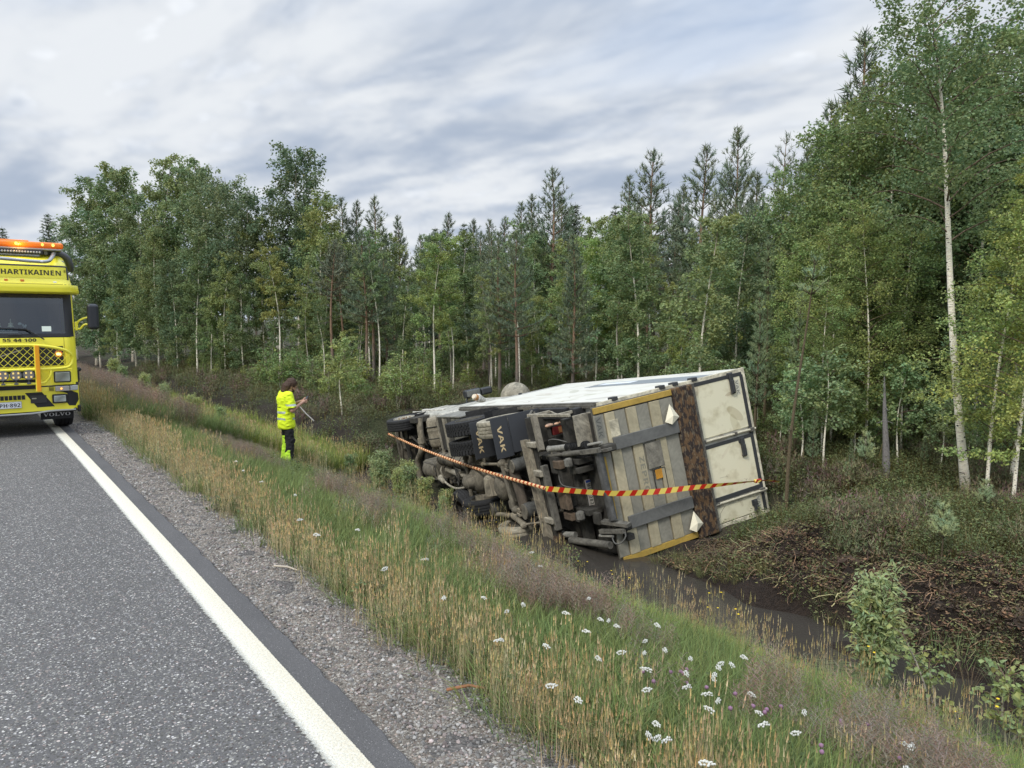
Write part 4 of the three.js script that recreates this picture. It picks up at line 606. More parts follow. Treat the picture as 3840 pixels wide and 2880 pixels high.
  const XR = -4.10, back = obj('rear_frame', [bx(.05, 3.02, .075, XR - .005, 2.70, -1.262, .008), bx(.05, 3.02, .075, XR - .005, 2.70, 1.262, .008), bx(.052, .085, 2.46, XR - .006, 4.165, 0, .008), bx(.05, .12, 2.46, XR - .004, 1.26, 0, .008)], TRIM, truck);
  for (const y of [1.52, 2.45, 2.72, 3.12]) obj('clip', bx(.14, .11, .06, XR + .02, y, -1.30, .01), SEAL, back);
  for (const [z0, z1] of [[-1.21, -.27], [-.10, .79], [.88, 1.21]]) {
    const d = obj('rear_door', bx(.035, 2.78, z1 - z0, XR - .012, 2.72, (z0 + z1) / 2, .008), DOOR, truck);
    const U = d.geometry.attributes.uv, P = d.geometry.attributes.position; for (let i = 0; i < U.count; i++) U.setXY(i, (P.getY(i) - 1.2) / 3, (P.getZ(i) + 1.3) / 2.6);
  }
  obj('door_seal', [bx(.02, 1.22, .065, XR - .028, 3.52, -1.205, .006), bx(.02, .07, 2.42, XR - .03, 4.115, .02, .006), bx(.02, 1.22, .06, XR - .028, 3.5, -.115, .006), bx(.02, 1.22, .075, XR - .028, 3.5, .80, .006)], SEAL, truck);
  const lock = obj('lock_bar', [cyl([XR - .055, 2.9, -.225], [XR - .055, 4.2, -.215], .02, .02, 10), bx(.03, 1.2, .05, XR - .02, 3.55, -.20, .008), cyl([XR - .055, 2.9, .865], [XR - .055, 4.2, .875], .022, .022, 10), bx(.03, 1.2, .06, XR - .02, 3.55, .91, .008)], TRIM, truck);
  obj('lock_keeper', [bx(.05, .09, .06, XR - .05, 3.06, -.22, .01), bx(.05, .07, .06, XR - .05, 3.75, -.215, .01), bx(.05, .1, .07, XR - .05, 4.12, -.21, .01), bx(.05, .12, .08, XR - .05, 4.1, .87, .01), bx(.05, .09, .06, XR - .05, 3.1, .87, .01)], GREY, lock);
  for (const [y, z, L] of [[3.865, -1.08, .36], [3.86, .04, .33], [3.9, 1.10, .2]]) { const h = obj('door_handle', [bx(.05, .075, L, XR - .06, y, z, .015), bx(.03, .12, .1, XR - .04, y, z - L / 2 + .04, .01), bx(.04, .05, L * .6, XR - .085, y + .005, z + .05, .015)], SEAL, truck); obj('catch', bx(.03, .09, .05, XR - .05, y, z + L / 2 - .02, .01), GREY, h); }
  const vakTex = (bg, fg, op) => canvasTex(256, 128, (c, w, h) => { c.fillStyle = bg; c.fillRect(0, 0, w, h); c.fillStyle = fg; c.globalAlpha = op; c.font = 'bold 118px sans-serif'; c.textAlign = 'center'; c.textBaseline = 'middle'; c.translate(w / 2, h * .55); c.scale(236 / c.measureText('VAK').width, 1); c.fillText('VAK', 0, 0); });
  const panelText = (name, tex, x, y, z, len, hgt, m, parent, roughness = .6) => {             // text that reads along +Z with its letters' tops towards +Y, facing backwards
    const g = new THREE.PlaneGeometry(len, hgt).rotateY(-Math.PI / 2).translate(x, y, z); return obj(name, g, m ?? new THREE.MeshStandardMaterial({ map: tex, roughness }), parent);
  };
  panelText('maker_label', vakTex('#c9c5b4', '#55564f', .6), XR - .032, 4.0, -.99, .26, .085, null, truck); panelText('maker_label', vakTex('#c9c5b4', '#55564f', .6), XR - .032, 4.0, 1.07, .24, .085, null, truck);
  // ---- tail lift folded up against the doors
  const XL = -4.20, lift = obj('tail_lift', bx(.05, 1.98, 2.5, XL + .03, 2.02, 0, .01), GREY, truck);
  const slatY = [1.02, 1.21, 1.40, 1.61, 1.81, 2.06, 2.27, 2.54], SB = [gm(.46, .41, .285, .7, { bumpMap: null, map: grime2 }), gm(.31, .30, .255, .6, { bumpMap: null, map: grime2 }), gm(.52, .465, .325, .7, { bumpMap: null, map: grime2 })];
  for (let i = 0; i < 7; i++) { const pr = i % 2, w = slatY[i + 1] - slatY[i]; obj('slat', bx(.03 + pr * .022, w - .012, 2.28, XL - .012 - pr * .011, (slatY[i] + slatY[i + 1]) / 2, .02, .006), pr ? SB[i === 1 ? 2 : 0] : SB[1], lift); }
  const YEL = gm(.52, .35, .075, .7, { bumpMap: null, map: grime2 }); obj('yellow_strip', bx(.045, 1.5, .095, XL - .02, 1.79, -1.19, .006), YEL, lift); obj('yellow_strip', bx(.045, 1.5, .095, XL - .02, 1.82, 1.21, .006), YEL, lift); obj('yellow_strip', bx(.02, .075, 1.0, XL - .034, 1.06, .04, .005), YEL, lift);
  for (const z of [-.62, .65]) obj('lift_arm', [bx(.05, 1.26, .2, XL - .062, 1.90, z, .008)], gm(.155, .158, .155, .7, { bumpMap: null, map: grime2 }), lift);
  obj('pale_patch', bx(.012, .17, .27, XL - .047, 1.35, -.86, .004), gm(.78, .73, .57, .7, { bumpMap: null }), lift); obj('hatch', bx(.02, .31, .42, XL - .05, 1.985, -.28, .006), gm(.30, .285, .245, .8, { bumpMap: null }), lift);
  obj('hatch_frame', [bx(.016, .012, .4, XL - .046, 1.90, .16), bx(.016, .012, .4, XL - .046, 2.13, .16), bx(.016, .23, .012, XL - .046, 2.015, -.04)], DARK, lift);
  obj('warning_sticker', bx(.005, .13, .16, XL - .05, 2.0, .04), new THREE.MeshStandardMaterial({ roughness: .6, map: canvasTex(128, 160, (c, w, h) => { c.fillStyle = '#c48a2a'; c.fillRect(0, 0, w, h); c.fillStyle = 'rgba(70,50,20,.55)'; for (let i = 0; i < 9; i++) c.fillRect(14, 14 + i * 15, 40 + (i * 37) % 60, 5); }) }), lift);
  panelText('lettering', null, XL - .052, 1.735, .0, .66, .135, new THREE.MeshStandardMaterial({ alphaTest: .5, roughness: .8, color: RGB(.5, .49, .45), map: canvasTex(1024, 200, (c, w, h) => { c.fillStyle = '#b9b6a6'; c.font = 'bold 190px sans-serif'; c.textBaseline = 'middle'; c.textAlign = 'center'; c.translate(w / 2, h * .54); c.scale(980 / c.measureText('ZEPRO').width, 1); c.fillText('ZEPRO', 0, 0); }) }), lift);
  panelText('maker_label', vakTex('#77766d', '#4b4b46', .7), XL - .03, 1.10, -.92, .34, .12, null, lift);
  const rustTex = canvasTex(512, 1024, (c, w, h) => { const im = c.createImageData(w, h), R = rng(61); for (let y = 0; y < h; y++) for (let x = 0; x < w; x++) { const u = x / w, v = y / h, n = fbm2(u * 4 + 3, v * 12, 5), m = fbm2(u * 14, v * 30 + 8, 3), o = (y * w + x) * 4, k = smooth(n + m * .35, -.18, .22), p = smooth(fbm2(u * 6 + 40, v * 9, 4) + m * .5, .28, .42); let col = mixc([52, 42, 37], [104, 80, 55], k); col = mixc(col, [128, 118, 98], p * .6); for (let q = 0; q < 3; q++) im.data[o + q] = col[q]; im.data[o + 3] = 255; } c.putImageData(im, 0, 0); });
  const rb = obj('rusty_edge', bx(.10, .41, 2.54, XL - .02, 2.745, .02, .02), new THREE.MeshStandardMaterial({ map: rustTex, roughness: .95, bumpMap: gb, bumpScale: .012 }), lift); { const U = rb.geometry.attributes.uv, P = rb.geometry.attributes.position; for (let i = 0; i < U.count; i++) U.setXY(i, (P.getY(i) - 2.5) / .5, (P.getZ(i) + 1.3) / 2.6); }
  obj('edge_lip', bx(.07, .07, 2.54, XL - .0, 2.985, .02, .012), GREY, lift);
  const FLAG = phys(.80, .74, .56, .8, { side: THREE.DoubleSide });
  for (const [oy, oz] of [[0, 0], [.075, 1.82]]) { const P = [[XL - .075, 2.43 + oy, -1.02 + oz], [XL - .085, 2.28 + oy, -.75 + oz], [XL - .14, 2.37 + oy, -.69 + oz], [XL - .08, 2.575 + oy, -.775 + oz], [XL - .155, 2.41 + oy, -.83 + oz]].map((p) => V(...p)), L = new Leaves(); for (const [a, b] of [[0, 1], [1, 2], [2, 3], [3, 0]]) L.tri(P[a], P[b], P[4], [1, 1, 1]); const g = L.build(); g.deleteAttribute('color'); obj('warning_flag', g, FLAG, truck); }
  // ---- tail lift linkage and rear bumper bars
  obj('torsion_tube', [cyl([-4.28, .96, -.55], [-4.33, .96, .50], .068, .068, 18)], gm(.12, .122, .125, .6), truck);
  const ram = (a, b, c, d, e) => { const r = obj('hydraulic_ram', [cyl(a, b, .052, .052, 16), cyl(a, V(...a).lerp(V(...b), .05).toArray(), .06, .06, 12)], STEEL, truck); const n = 13, A = V(...b), B = V(...c); if (e) obj('bellows', Array.from({ length: n }, (_, i) => cyl(A.clone().lerp(B, i / n).toArray(), A.clone().lerp(B, (i + .8) / n).toArray(), .058, .07, 14)), RUB, r); obj('rod', cyl(c, d, .024, .024, 10), STEEL, r); };
  ram([-3.12, .69, -.625], [-3.56, .8, -.65], [-4.07, .92, -.68], [-4.34, 1.02, -.71], true); ram([-3.0, .7, .88], [-3.3, .78, .86], [-3.95, .88, .80], [-4.25, .95, .78], false);
  obj('link_arm', [cyl([-2.98, .69, -.5], [-3.5, .76, -.54], .03, .03, 10), cyl([-3.5, .76, -.54], [-4.0, .82, -.58], .045, .045, 12), beam([-4.0, .82, -.58], [-4.45, .9, -.62], .08, .06), beam([-4.1, .95, -.55], [-4.5, 1.05, -.6], .05, .1)], GREY, truck);
  obj('link_arm', [cyl([-3.2, .72, .95], [-4.2, .9, .92], .06, .06, 12), beam([-4.1, .9, .55], [-4.55, 1.1, .6], .06, .12), beam([-4.0, .88, .72], [-4.5, 1.02, .68], .07, .08)], GREY, truck);
  obj('lift_hinge', [bx(.2, .22, .12, -4.32, 1.12, -.6, .03), bx(.2, .2, .12, -4.34, 1.12, .66, .03), bx(.14, .14, .1, -4.3, 1.2, .85, .02)], DARK, truck);
  obj('hose', [tube([[-4.2, .95, .75], [-4.35, .9, .86], [-4.5, .93, .84], [-4.55, 1.0, .74], [-4.42, 1.05, .66]], .012, 24, 6), tube([[-3.05, .75, -.68], [-3.2, .68, -.78], [-3.4, .7, -.80], [-3.6, .8, -.74]], .01, 20, 6), tube([[-3.2, .9, -.3], [-3.3, .7, -.2], [-3.4, .66, -.05], [-3.6, .72, .0], [-3.7, .9, .06]], .011, 24, 6), tube([[-3.25, .9, -.1], [-3.35, .7, .06], [-3.3, .62, .12]], .018, 16, 6)], gm(.17, .17, .165), truck);
  const bump = obj('rear_bumper_beam', [beam([-2.60, .55, -.80], [-2.80, .55, 1.15], .22, .03, [0, 1, 0]), beam([-2.49, .535, -.80], [-2.69, .535, 1.15], .03, .13, [0, 1, 0]), bx(.34, .12, .18, -2.78, .55, 1.16, .03)], MUD, truck);
  obj('beam_web', beam([-2.66, .60, -.78], [-2.86, .60, 1.12], .26, .05, [0, 1, 0]), DARK, bump);
  obj('second_beam', [beam([-2.98, .60, -.36], [-3.06, .60, .76], .11, .11, [0, 1, 0])], GREY, bump); obj('beam_bracket', [beam([-2.84, .66, -1.2], [-3.1, .56, -.62], .11, .10, [0, 1, 0])], DUST, bump);
  obj('spacer', [bx(.34, .1, .1, -2.8, .56, -.72, .02), bx(.3, .12, .11, -2.85, .56, -.22, .02), bx(.3, .12, .1, -2.92, .56, .60, .02)], LIGHT, bump);
  obj('mud_clump', (() => { const g = new THREE.IcosahedronGeometry(.16, 3), p = g.attributes.position; for (let i = 0; i < p.count; i++) { const v = V().fromBufferAttribute(p, i), f = 1 + .4 * n3(v.x * 9, v.y * 9, v.z * 9) + .15 * n3(v.x * 30, v.y * 30, v.z * 30); p.setXYZ(i, -2.98 + v.x * f * 1.2, .62 + v.y * f * .6, 1.0 + v.z * f); } g.computeVertexNormals(); return g; })(), gm(.085, .055, .038, 1), bump);
  const plate = obj('number_plate', bx(.012, .115, .44, -3.60, 1.045, .17, .004), new THREE.MeshStandardMaterial({ roughness: .5, color: RGB(.5, .5, .48) }), truck); plate.rotation.z = 0;
  obj('plate_holder', bx(.03, .16, .56, -3.575, 1.045, .15, .012), DARK, plate);
  panelText('plate_face', null, -3.6085, 1.045, .17, .43, .106, new THREE.MeshStandardMaterial({ roughness: .5, map: canvasTex(860, 212, (c, w, h) => { c.fillStyle = '#b9b5aa'; c.fillRect(0, 0, w, h); c.fillStyle = '#2d4ea0'; c.fillRect(8, 8, 80, h - 16); c.strokeStyle = '#8f6b5c'; c.lineWidth = 12; c.strokeRect(6, 6, w - 12, h - 12); c.fillStyle = '#202225'; c.font = 'bold 168px sans-serif'; c.textBaseline = 'middle'; c.textAlign = 'left'; const y = h * .55; for (const [t, x, wd] of [['M', 116, 118], ['L', 250, 88], ['-', 460, 50], ['2', 535, 88], ['8', 638, 88], ['2', 741, 88]]) { c.save(); c.translate(x, y); c.scale(wd / c.measureText(t).width, 1); c.fillText(t, 0, 0); c.restore(); } }) }), plate);
  for (const [x, z] of [[-3.69, -.42], [-3.75, .45]]) { const b = obj('rubber_buffer', bx(.12, .1, .15, x, .72, z, .03), gm(.21, .205, .19), truck); obj('rim', bx(.09, .02, .12, x, .665, z, .02), gm(.28, .275, .26), b); }
  obj('rear_crossmember', [bx(.2, .14, 2.2, -3.45, .95, 0, .02), bx(.14, .2, .75, -3.35, .78, .0, .02), bx(.3, .16, .3, -3.2, .76, -.35, .02), bx(.34, .1, .34, -3.3, .7, .18, .02), bx(.16, .1, .5, -3.62, .82, -.45, .02), bx(.3, .12, .14, -3.5, .78, .52, .02), bx(.2, .08, .2, -3.95, .9, .52, .02), bx(.1, .3, .1, -3.85, .9, -.28, .02)], DARK, truck);
  obj('rust_block', [bx(.26, .1, .14, -3.35, .70, -.37, .02), bx(.3, .1, .34, -3.42, .66, .2, .02), bx(.28, .1, .13, -3.4, .7, .5, .02)], gm(.17, .125, .09), truck);
  // ---- lamps under the upper edge
  const tl = obj('tail_lamp', bx(.07, .37, .145, -2.93, 1.09, -.88, .012), phys(.16, .022, .02, .35), truck); obj('amber_part', bx(.01, .09, .10, -2.968, 1.06, -.88, .004), phys(.30, .13, .05, .35), tl); obj('lamp_bracket', [bx(.14, .46, .02, -2.9, 1.07, -.965, .004), bx(.14, .46, .02, -2.9, 1.09, -.795, .004), bx(.1, .03, .2, -2.9, .86, -.88, .004), bx(.02, .45, .16, -2.87, 1.08, -.88, .004)], DARK, tl);
  obj('side_lamps', [ball(.05, -2.93, .87, -.99, 1, 1.6, .7), ball(.04, -2.93, 1.02, -.99, 1, 1.3, .6), ball(.05, -2.93, 1.14, -1.0, 1, 1.5, .8), ball(.05, -2.93, 1.25, -1.0, 1, 1.4, .8)], phys(.68, .42, .27, .4), tl);
  obj('side_rail', [bx(1.55, .05, .05, -3.25, .72, -1.2, .008), bx(.05, .34, .05, -2.7, .9, -1.2, .008), bx(.05, .4, .05, -3.6, .92, -1.2, .008), beam([-2.7, 1.05, -1.2], [-3.5, .8, -1.19], .02, .02)], LIGHT, truck);
  obj('toolbox', [bx(1.0, .16, .2, -2.75, 1.12, -1.15, .02), bx(.2, .2, .22, -3.6, 1.1, -1.14, .02)], RUB, truck); obj('back_wall', [bx(.03, .35, .5, -3.95, .98, -.92, .008)], LIGHT, truck); obj('side_wall', [bx(1.5, .02, .45, -2.9, 1.16, -.9), bx(.03, .5, .5, -2.35, .95, -.9, .01)], DARK, truck);
  // ---- chassis
  obj('chassis_frame', [bx(9.6, .26, .09, .9, .92, -.42, .01), bx(9.6, .26, .09, .9, .92, .42, .01), ...[-2.2, -.9, .9, 2.2, 3.2, 4.6].map((x) => bx(.12, .2, .8, x, .92, 0, .02)), bx(6.4, .1, 2.3, -.8, 1.13, 0)], DARK, truck);
  const mkWheel = (x, y, z, W, m, rimM, steer = 0, faceUp = true) => { const w = new THREE.Group(); w.name = 'wheel'; w.position.set(x, y, z); w.rotation.y = steer; truck.add(w); obj('tyre', tyre(.5, W, m, 4).rotateY(Math.PI / 2), m, w); obj('rim', lathe([[.12, -W * .2], [.2, -W * .3], [.27, -W * .2], [.285, -W * .48], [.305, -W * .5], [.305, W * .45], [.28, W * .4], [.25, 0], [.05, 0]], 32).rotateX(Math.PI / 2), rimM, w); return w; };
  const RIMW = gm(.55, .54, .5, .6), RIMD = gm(.13, .125, .11), TYR = gm(.03, .031, .034, .85), TYRL = gm(.47, .44, .36, .9);
  // drive axle tyres get open shoulder blocks like the photo
  const lugs = (w, W) => { const L = []; for (let i = 0; i < 46; i++) for (const s of [-1, 1]) { const a = (i + (s > 0 ? .5 : 0)) / 46 * 6.28318; L.push(bx(.045, .026, W * .3, 0, .505, s * W * .3, .008).applyMatrix4(new THREE.Matrix4().makeRotationZ(a))); L.push(bx(.03, .024, W * .16, 0, .505, s * W * .07, .006).applyMatrix4(new THREE.Matrix4().makeRotationZ(a + .07))); } obj('tread', L, TYR, w).userData.kind = 'stuff'; };
  for (const z of [-1.03, -.63, .63, 1.03]) { const w = mkWheel(0, .5, z, .3, TYR, RIMD); if (z < 0) lugs(w, .3); }
  mkWheel(-1.42, .65, -1.02, .33, TYRL, RIMD); mkWheel(-1.42, .65, 1.02, .33, TYRL, RIMD); mkWheel(5.23, .5, 1.03, .31, TYR, RIMD);
  const fw = mkWheel(5.23, .5, -1.04, .31, TYR, RIMW, .08); obj('nut_ring', Array.from({ length: 10 }, (_, i) => { const a = i / 10 * 6.283; return cyl([Math.cos(a) * .165, Math.sin(a) * .165, -.06], [Math.cos(a) * .165, Math.sin(a) * .165, -.16], .02, .014, 7); }), gm(.6, .52, .4, .5), fw); obj('hub', cyl([0, 0, 0], [0, 0, -.14], .11, .085, 16), gm(.2, .12, .07), fw);
  const sp = mkWheel(1.28, .50, .92, .3, TYR, RIMD); sp.rotation.set(Math.PI / 2 - .25, 0, .15); sp.name = 'spare_wheel'; obj('carrier', [beam([-.6, -.12, -.2], [.5, -.1, -.2], .05, .03, [0, 0, 1]), beam([-.55, -.3, -.2], [.4, -.42, -.2], .04, .03, [0, 0, 1])], GREY, sp);
  const arch = (cx, cy, r, a0, a1, z0, z1, m, name) => { const n = 18, P = [], I = []; for (let i = 0; i <= n; i++) { const a = lerp(a0, a1, i / n); for (const [rr, z] of [[r, z0], [r + .012, z0], [r + .012, z1], [r, z1]]) P.push(cx + Math.cos(a) * rr, cy + Math.sin(a) * rr, z); if (i) for (let k = 0; k < 4; k++) { const q = (i - 1) * 4 + k, s = (i - 1) * 4 + (k + 1) % 4; I.push(q, s, q + 4, s, s + 4, q + 4); } } const g = new THREE.BufferGeometry(); g.setAttribute('position', new THREE.Float32BufferAttribute(P, 3)); g.setIndex(I); return obj(name, toCreasedNormals(g.toNonIndexed(), .5), m, truck); };
  arch(0, .5, .62, .25, 2.95, -1.29, -.42, RUB, 'mudguard'); arch(-1.42, .65, .60, .1, 2.2, -1.29, -.5, RUB, 'mudguard'); arch(5.23, .5, .60, .0, 2.9, -1.24, -.6, RUB, 'mudguard');
  const flap = (x, y0, y1, z0, z1, text) => { const f = obj('mud_flap', [bx(.014, y1 - y0, z1 - z0, x, (y0 + y1) / 2, (z0 + z1) / 2, .005)], mat(.04, .043, .048, .6), truck); panelText('lettering', null, x - .0085, y0 + .155, z0 + .40, .50, .13, new THREE.MeshStandardMaterial({ alphaTest: .5, roughness: .7, map: canvasTex(512, 132, (c, w, h) => { c.fillStyle = '#cdb78c'; c.font = 'bold 128px sans-serif'; c.textAlign = 'center'; c.textBaseline = 'middle'; c.translate(w / 2, h * .54); c.scale(490 / c.measureText('VAK').width, 1); c.fillText('VAK', 0, 0); }) }), f); return f; };
  const f2 = flap(-2.0, .17, .50, -1.25, -.50, 1); obj('upper_flap', [bx(.014, .62, .70, -2.03, .83, -.90, .005, [0, 0, .1]), bx(.03, .012, .74, -2.0, .505, -.88)], mat(.045, .048, .054, .55), f2); flap(-.80, .19, .9, -1.16, -.42, 1);
  obj('flap_hanger', [cyl([-2.06, 1.0, -1.22], [-2.3, .75, -1.1], .025, .02, 8), cyl([-2.1, 1.02, -1.2], [-2.35, .95, -.7], .02, .02, 8)], GREY, truck);
  // ---- axles and suspension
  const ax = obj('drive_axle', [cyl([0, .5, -.9], [0, .5, .9], .085, .085, 14), ball(.30, 0, .50, .10, .95, .85, 1, 24, 18), cyl([.0, .42, .1], [0, .16, .1], .19, .14, 18), ball(.15, .02, .20, .1, 1, .7, 1), bx(.26, .2, .22, -.06, .5, .52, .04), bx(.26, .2, .22, -.06, .5, -.48, .04)], DUST, truck);
  obj('brake_drum', [cyl([0, .5, .42], [0, .5, .56], .2, .2, 18), cyl([-.72, .50, .02], [-.72, .5, .34], .20, .22, 18), ball(.2, -.72, .5, .02, 1, 1, .5)], MUD, ax);
  obj('tag_axle', [cyl([-1.42, .6, -.9], [-1.42, .6, .9], .07, .07, 12), ball(.21, -1.15, .5, .16, .9, .8, 1.3, 20, 14), bx(.2, .18, .18, -1.42, .56, .5, .03), bx(.2, .18, .18, -1.42, .56, -.5, .03)], DUST, truck);
  obj('anti_roll_bar', [cyl([.46, .4, -.3], [.56, .4, .82], .042, .046, 12), cyl([.46, .4, -.3], [.46, .42, -.38], .07, .07, 10), ball(.075, .56, .42, .82)], DUST, truck); obj('anti_roll_bar', [cyl([-1.58, .4, -.35], [-1.76, .4, .52], .042, .046, 12), ball(.08, -1.76, .42, .52), ball(.08, -1.57, .42, -.35)], DUST, truck); obj('cross_tube', [cyl([-1.86, .5, -.25], [-2.02, .5, .50], .095, .095, 14)], gm(.15, .125, .10), truck);
  obj('radius_rod', [cyl([.70, .48, -.17], [-1.31, .48, -.30], .034, .03, 10), ball(.055, .70, .48, -.17), ball(.07, -1.31, .48, -.3), ball(.05, -.35, .48, -.235)], MUD, truck);
  obj('radius_rod', [cyl([.62, .48, .90], [-1.42, .5, .70], .05, .042, 12), cyl([-1.42, .5, .70], [-2.0, .42, .76], .075, .05, 12), ball(.07, -2.06, .40, .77), cyl([-2.06, .42, .76], [-2.66, .52, .66], .02, .02, 8), ball(.06, .62, .48, .9)], MUD, truck);
  for (const [x, z, y0, y1, r] of [[-.45, .68, .42, .86, .15], [-2.12, .52, .44, .86, .15], [-1.95, -.31, .44, .82, .13], [-.4, -.36, .5, .86, .13]]) { const b = obj('air_spring', [lathe([[r * .8, 0], [r, .04], [r * 1.02, .12], [r * .92, .18], [r * 1.02, .25], [r, y1 - y0 - .05], [r * .8, y1 - y0]], 22).translate(x, y0, z)], gm(.12, .122, .118, .8), truck); obj('seat_plate', cyl([x, y0 - .02, z], [x, y0 + .005, z], r * .95, r * .95, 20), DUST, b); obj('arm', [beam([x + .12, y0 - .02, z], [x + .42, y0 + .03, z], .07, .06), beam([x + .12, y0 - .04, z + .08], [x + .4, y0 + .0, z + .05], .035, .05)], MUD, b); }
  obj('drive_shaft', [cyl([2.5, .58, .10], [1.45, .55, .15], .065, .065, 16), cyl([1.45, .55, .15], [.3, .52, .12], .05, .05, 12), ball(.09, 1.45, .55, .15), cyl([1.5, .55, .15], [1.35, .55, .15], .1, .1, 14)], LIGHT, truck); obj('shaft_flange', [cyl([2.9, .5, .32], [2.58, .48, .36], .085, .07, 16), ball(.08, 2.58, .48, .36, .5, 1, 1)], gm(.6, .57, .48), truck);
  obj('hose', [tube([[2.55, .46, .22], [2.45, .44, .34], [2.1, .44, .43], [1.6, .45, .45], [.95, .46, .36], [.6, .5, .3]], .026, 40, 8), tube([[2.62, .5, .02], [2.5, .42, .1], [2.46, .44, .24]], .02, 16, 6)], LIGHT, truck); obj('hose_loop', [tube([[1.6, .5, .02], [1.4, .44, .1], [1.3, .44, .25], [1.45, .46, .36], [1.62, .5, .3]], .02, 30, 6), tube([[1.52, .5, .0], [1.3, .46, .14], [1.36, .46, .3], [1.5, .5, .38]], .016, 30, 6), tube([[3.1, .5, -.05], [2.9, .42, .05], [2.95, .42, .25], [3.1, .5, .32]], .012, 20, 6)], DARK, truck);
  const gbx = obj('gearbox', [bx(1.05, .4, .5, 3.5, .66, .17, .06), cyl([3.9, .62, .17], [3.1, .6, .17], .26, .22, 20)], DUST, truck); const ribs = []; for (let i = 0; i < 7; i++) for (let j = 0; j < 4; j++) ribs.push(bx(.10, .05, .085, 3.12 + i * .14, .46, .0 + j * .115, .015)); obj('cooling_ribs', ribs, GREY, gbx).userData.kind = 'stuff'; obj('cover', [cyl([3.4, .45, .2], [3.4, .41, .2], .12, .1, 18), ...Array.from({ length: 6 }, (_, i) => beam([3.4, .425, .2], [3.4 + Math.cos(i) * .24, .44, .2 + Math.sin(i) * .2], .02, .02))], MUD, gbx);
  for (const x of [2.35, 1.18]) { const t = obj('air_tank', [cyl([x + .34, .58, -.17], [x - .34, .58, -.17], .16, .16, 22), ball(.16, x + .34, .58, -.17, .5, 1, 1), ball(.16, x - .34, .58, -.17, .5, 1, 1)], DUST, truck); obj('strap', [put(new THREE.TorusGeometry(.164, .012, 6, 24), x + .2, .58, -.17, 0, Math.PI / 2), put(new THREE.TorusGeometry(.164, .012, 6, 24), x - .2, .58, -.17, 0, Math.PI / 2)], DARK, t); }
  obj('exhaust_pipe', [tube([[4.25, .66, -1.15], [4.27, .62, -.9], [4.31, .6, -.5], [4.42, .56, -.25], [4.64, .52, -.08], [4.74, .5, .06], [4.80, .5, .3], [4.84, .5, .62]], .085, 50, 14), cyl([4.30, .60, -.62], [4.31, .6, -.48], .105, .105, 16)], MUD, truck); obj('intake_mouth', [cyl([4.55, .62, -1.14], [4.38, .66, -.95], .10, .08, 18, true)], DARK, truck);
  const sil = obj('silencer', [lathe([[.05, -.4], [.24, -.38], [.29, -.3], [.30, -.1], [.31, -.08], [.31, -.05], [.30, -.03], [.30, .12], [.31, .14], [.31, .17], [.30, .2], [.29, .3], [.24, .38], [.05, .4]], 26).rotateX(Math.PI / 2).translate(3.02, .75, -.79)], MUD, truck); obj('strap', [put(new THREE.TorusGeometry(.307, .014, 6, 26), 3.02, .75, -.95), put(new THREE.TorusGeometry(.307, .014, 6, 26), 3.02, .75, -.66)], DARK, sil);
  obj('wire_bundle', Array.from({ length: 9 }, (_, i) => tube([[3.3 - i * .1, .7, -.5], [3.25 - i * .11, .56 + (i % 3) * .05, -.42 + (i % 2) * .06], [3.3 - i * .09, .6, -.28], [3.1 - i * .06, .7, -.2]], .012 + (i % 3) * .004, 14, 5)), DUST, truck);
  const side = obj('battery_box', [bx(1.65, .62, .68, 1.55, .86, -.84, .03)], gm(.26, .255, .23, .7), truck); obj('lid', bx(1.75, .68, .035, 1.55, .87, -1.20, .01), gm(.33, .33, .315, .55), side); obj('carrier_bar', [bx(.05, .04, .9, 2.34, .53, -.74, .006), bx(.05, .04, .9, 1.88, .53, -.72, .006), bx(.05, .04, .9, 1.82, .53, -.70, .006)], LIGHT, side); obj('slot', [bx(.36, .03, .78, 2.12, .552, -.8, .006), bx(.28, .03, .78, 1.5, .552, -.8, .006)], DARK, side);
  obj('latch', [bx(.12, .1, .06, .6, 1.1, -1.24, .012), bx(.1, .05, .05, .5, 1.15, -1.25, .01)], LIGHT, side);
  { // brackets, bolts, valves, pipes and wiring along the frame
    const R = rng(71), bits = [], pipes = [], bolts = [];
    for (let i = 0; i < 110; i++) { const x = -3.3 + R() * 8.6, s = R() < .5 ? -1 : 1, z = s * (.36 + R() * .16) + (R() < .25 ? (R() - .5) * .6 : 0), y = .74 + R() * .1; bits.push(R() < .6 ? bx(.04 + R() * .12, .03 + R() * .1, .03 + R() * .09, x, y, z, .008, [R() * .5, R() * 1.5, 0]) : cyl([x, y - .05, z], [x + (R() - .5) * .1, y + .06, z + (R() - .5) * .06], .02 + R() * .03, .02 + R() * .03, 9)); }
    for (let i = 0; i < 16; i++) { const x0 = -3 + R() * 6.5, z0 = (R() - .5) * .9, L = .5 + R() * 1.6, P = []; for (let k = 0; k < 6; k++) P.push([x0 + L * k / 5, .66 + R() * .12, z0 + (R() - .5) * .16]); pipes.push(tube(P, .006 + R() * .011, 26, 6)); }
    for (let i = 0; i < 44; i++) { const x = -3.6 + i * .21; for (const z of [-.42, .42]) bolts.push(cyl([x, .79, z], [x, .775, z], .014, .014, 6)); }
    obj('fittings', bits, DUST, truck).userData.kind = 'stuff'; obj('pipes', pipes, DARK, truck).userData.kind = 'stuff'; obj('bolts', bolts, MUD, truck).userData.kind = 'stuff';
  }
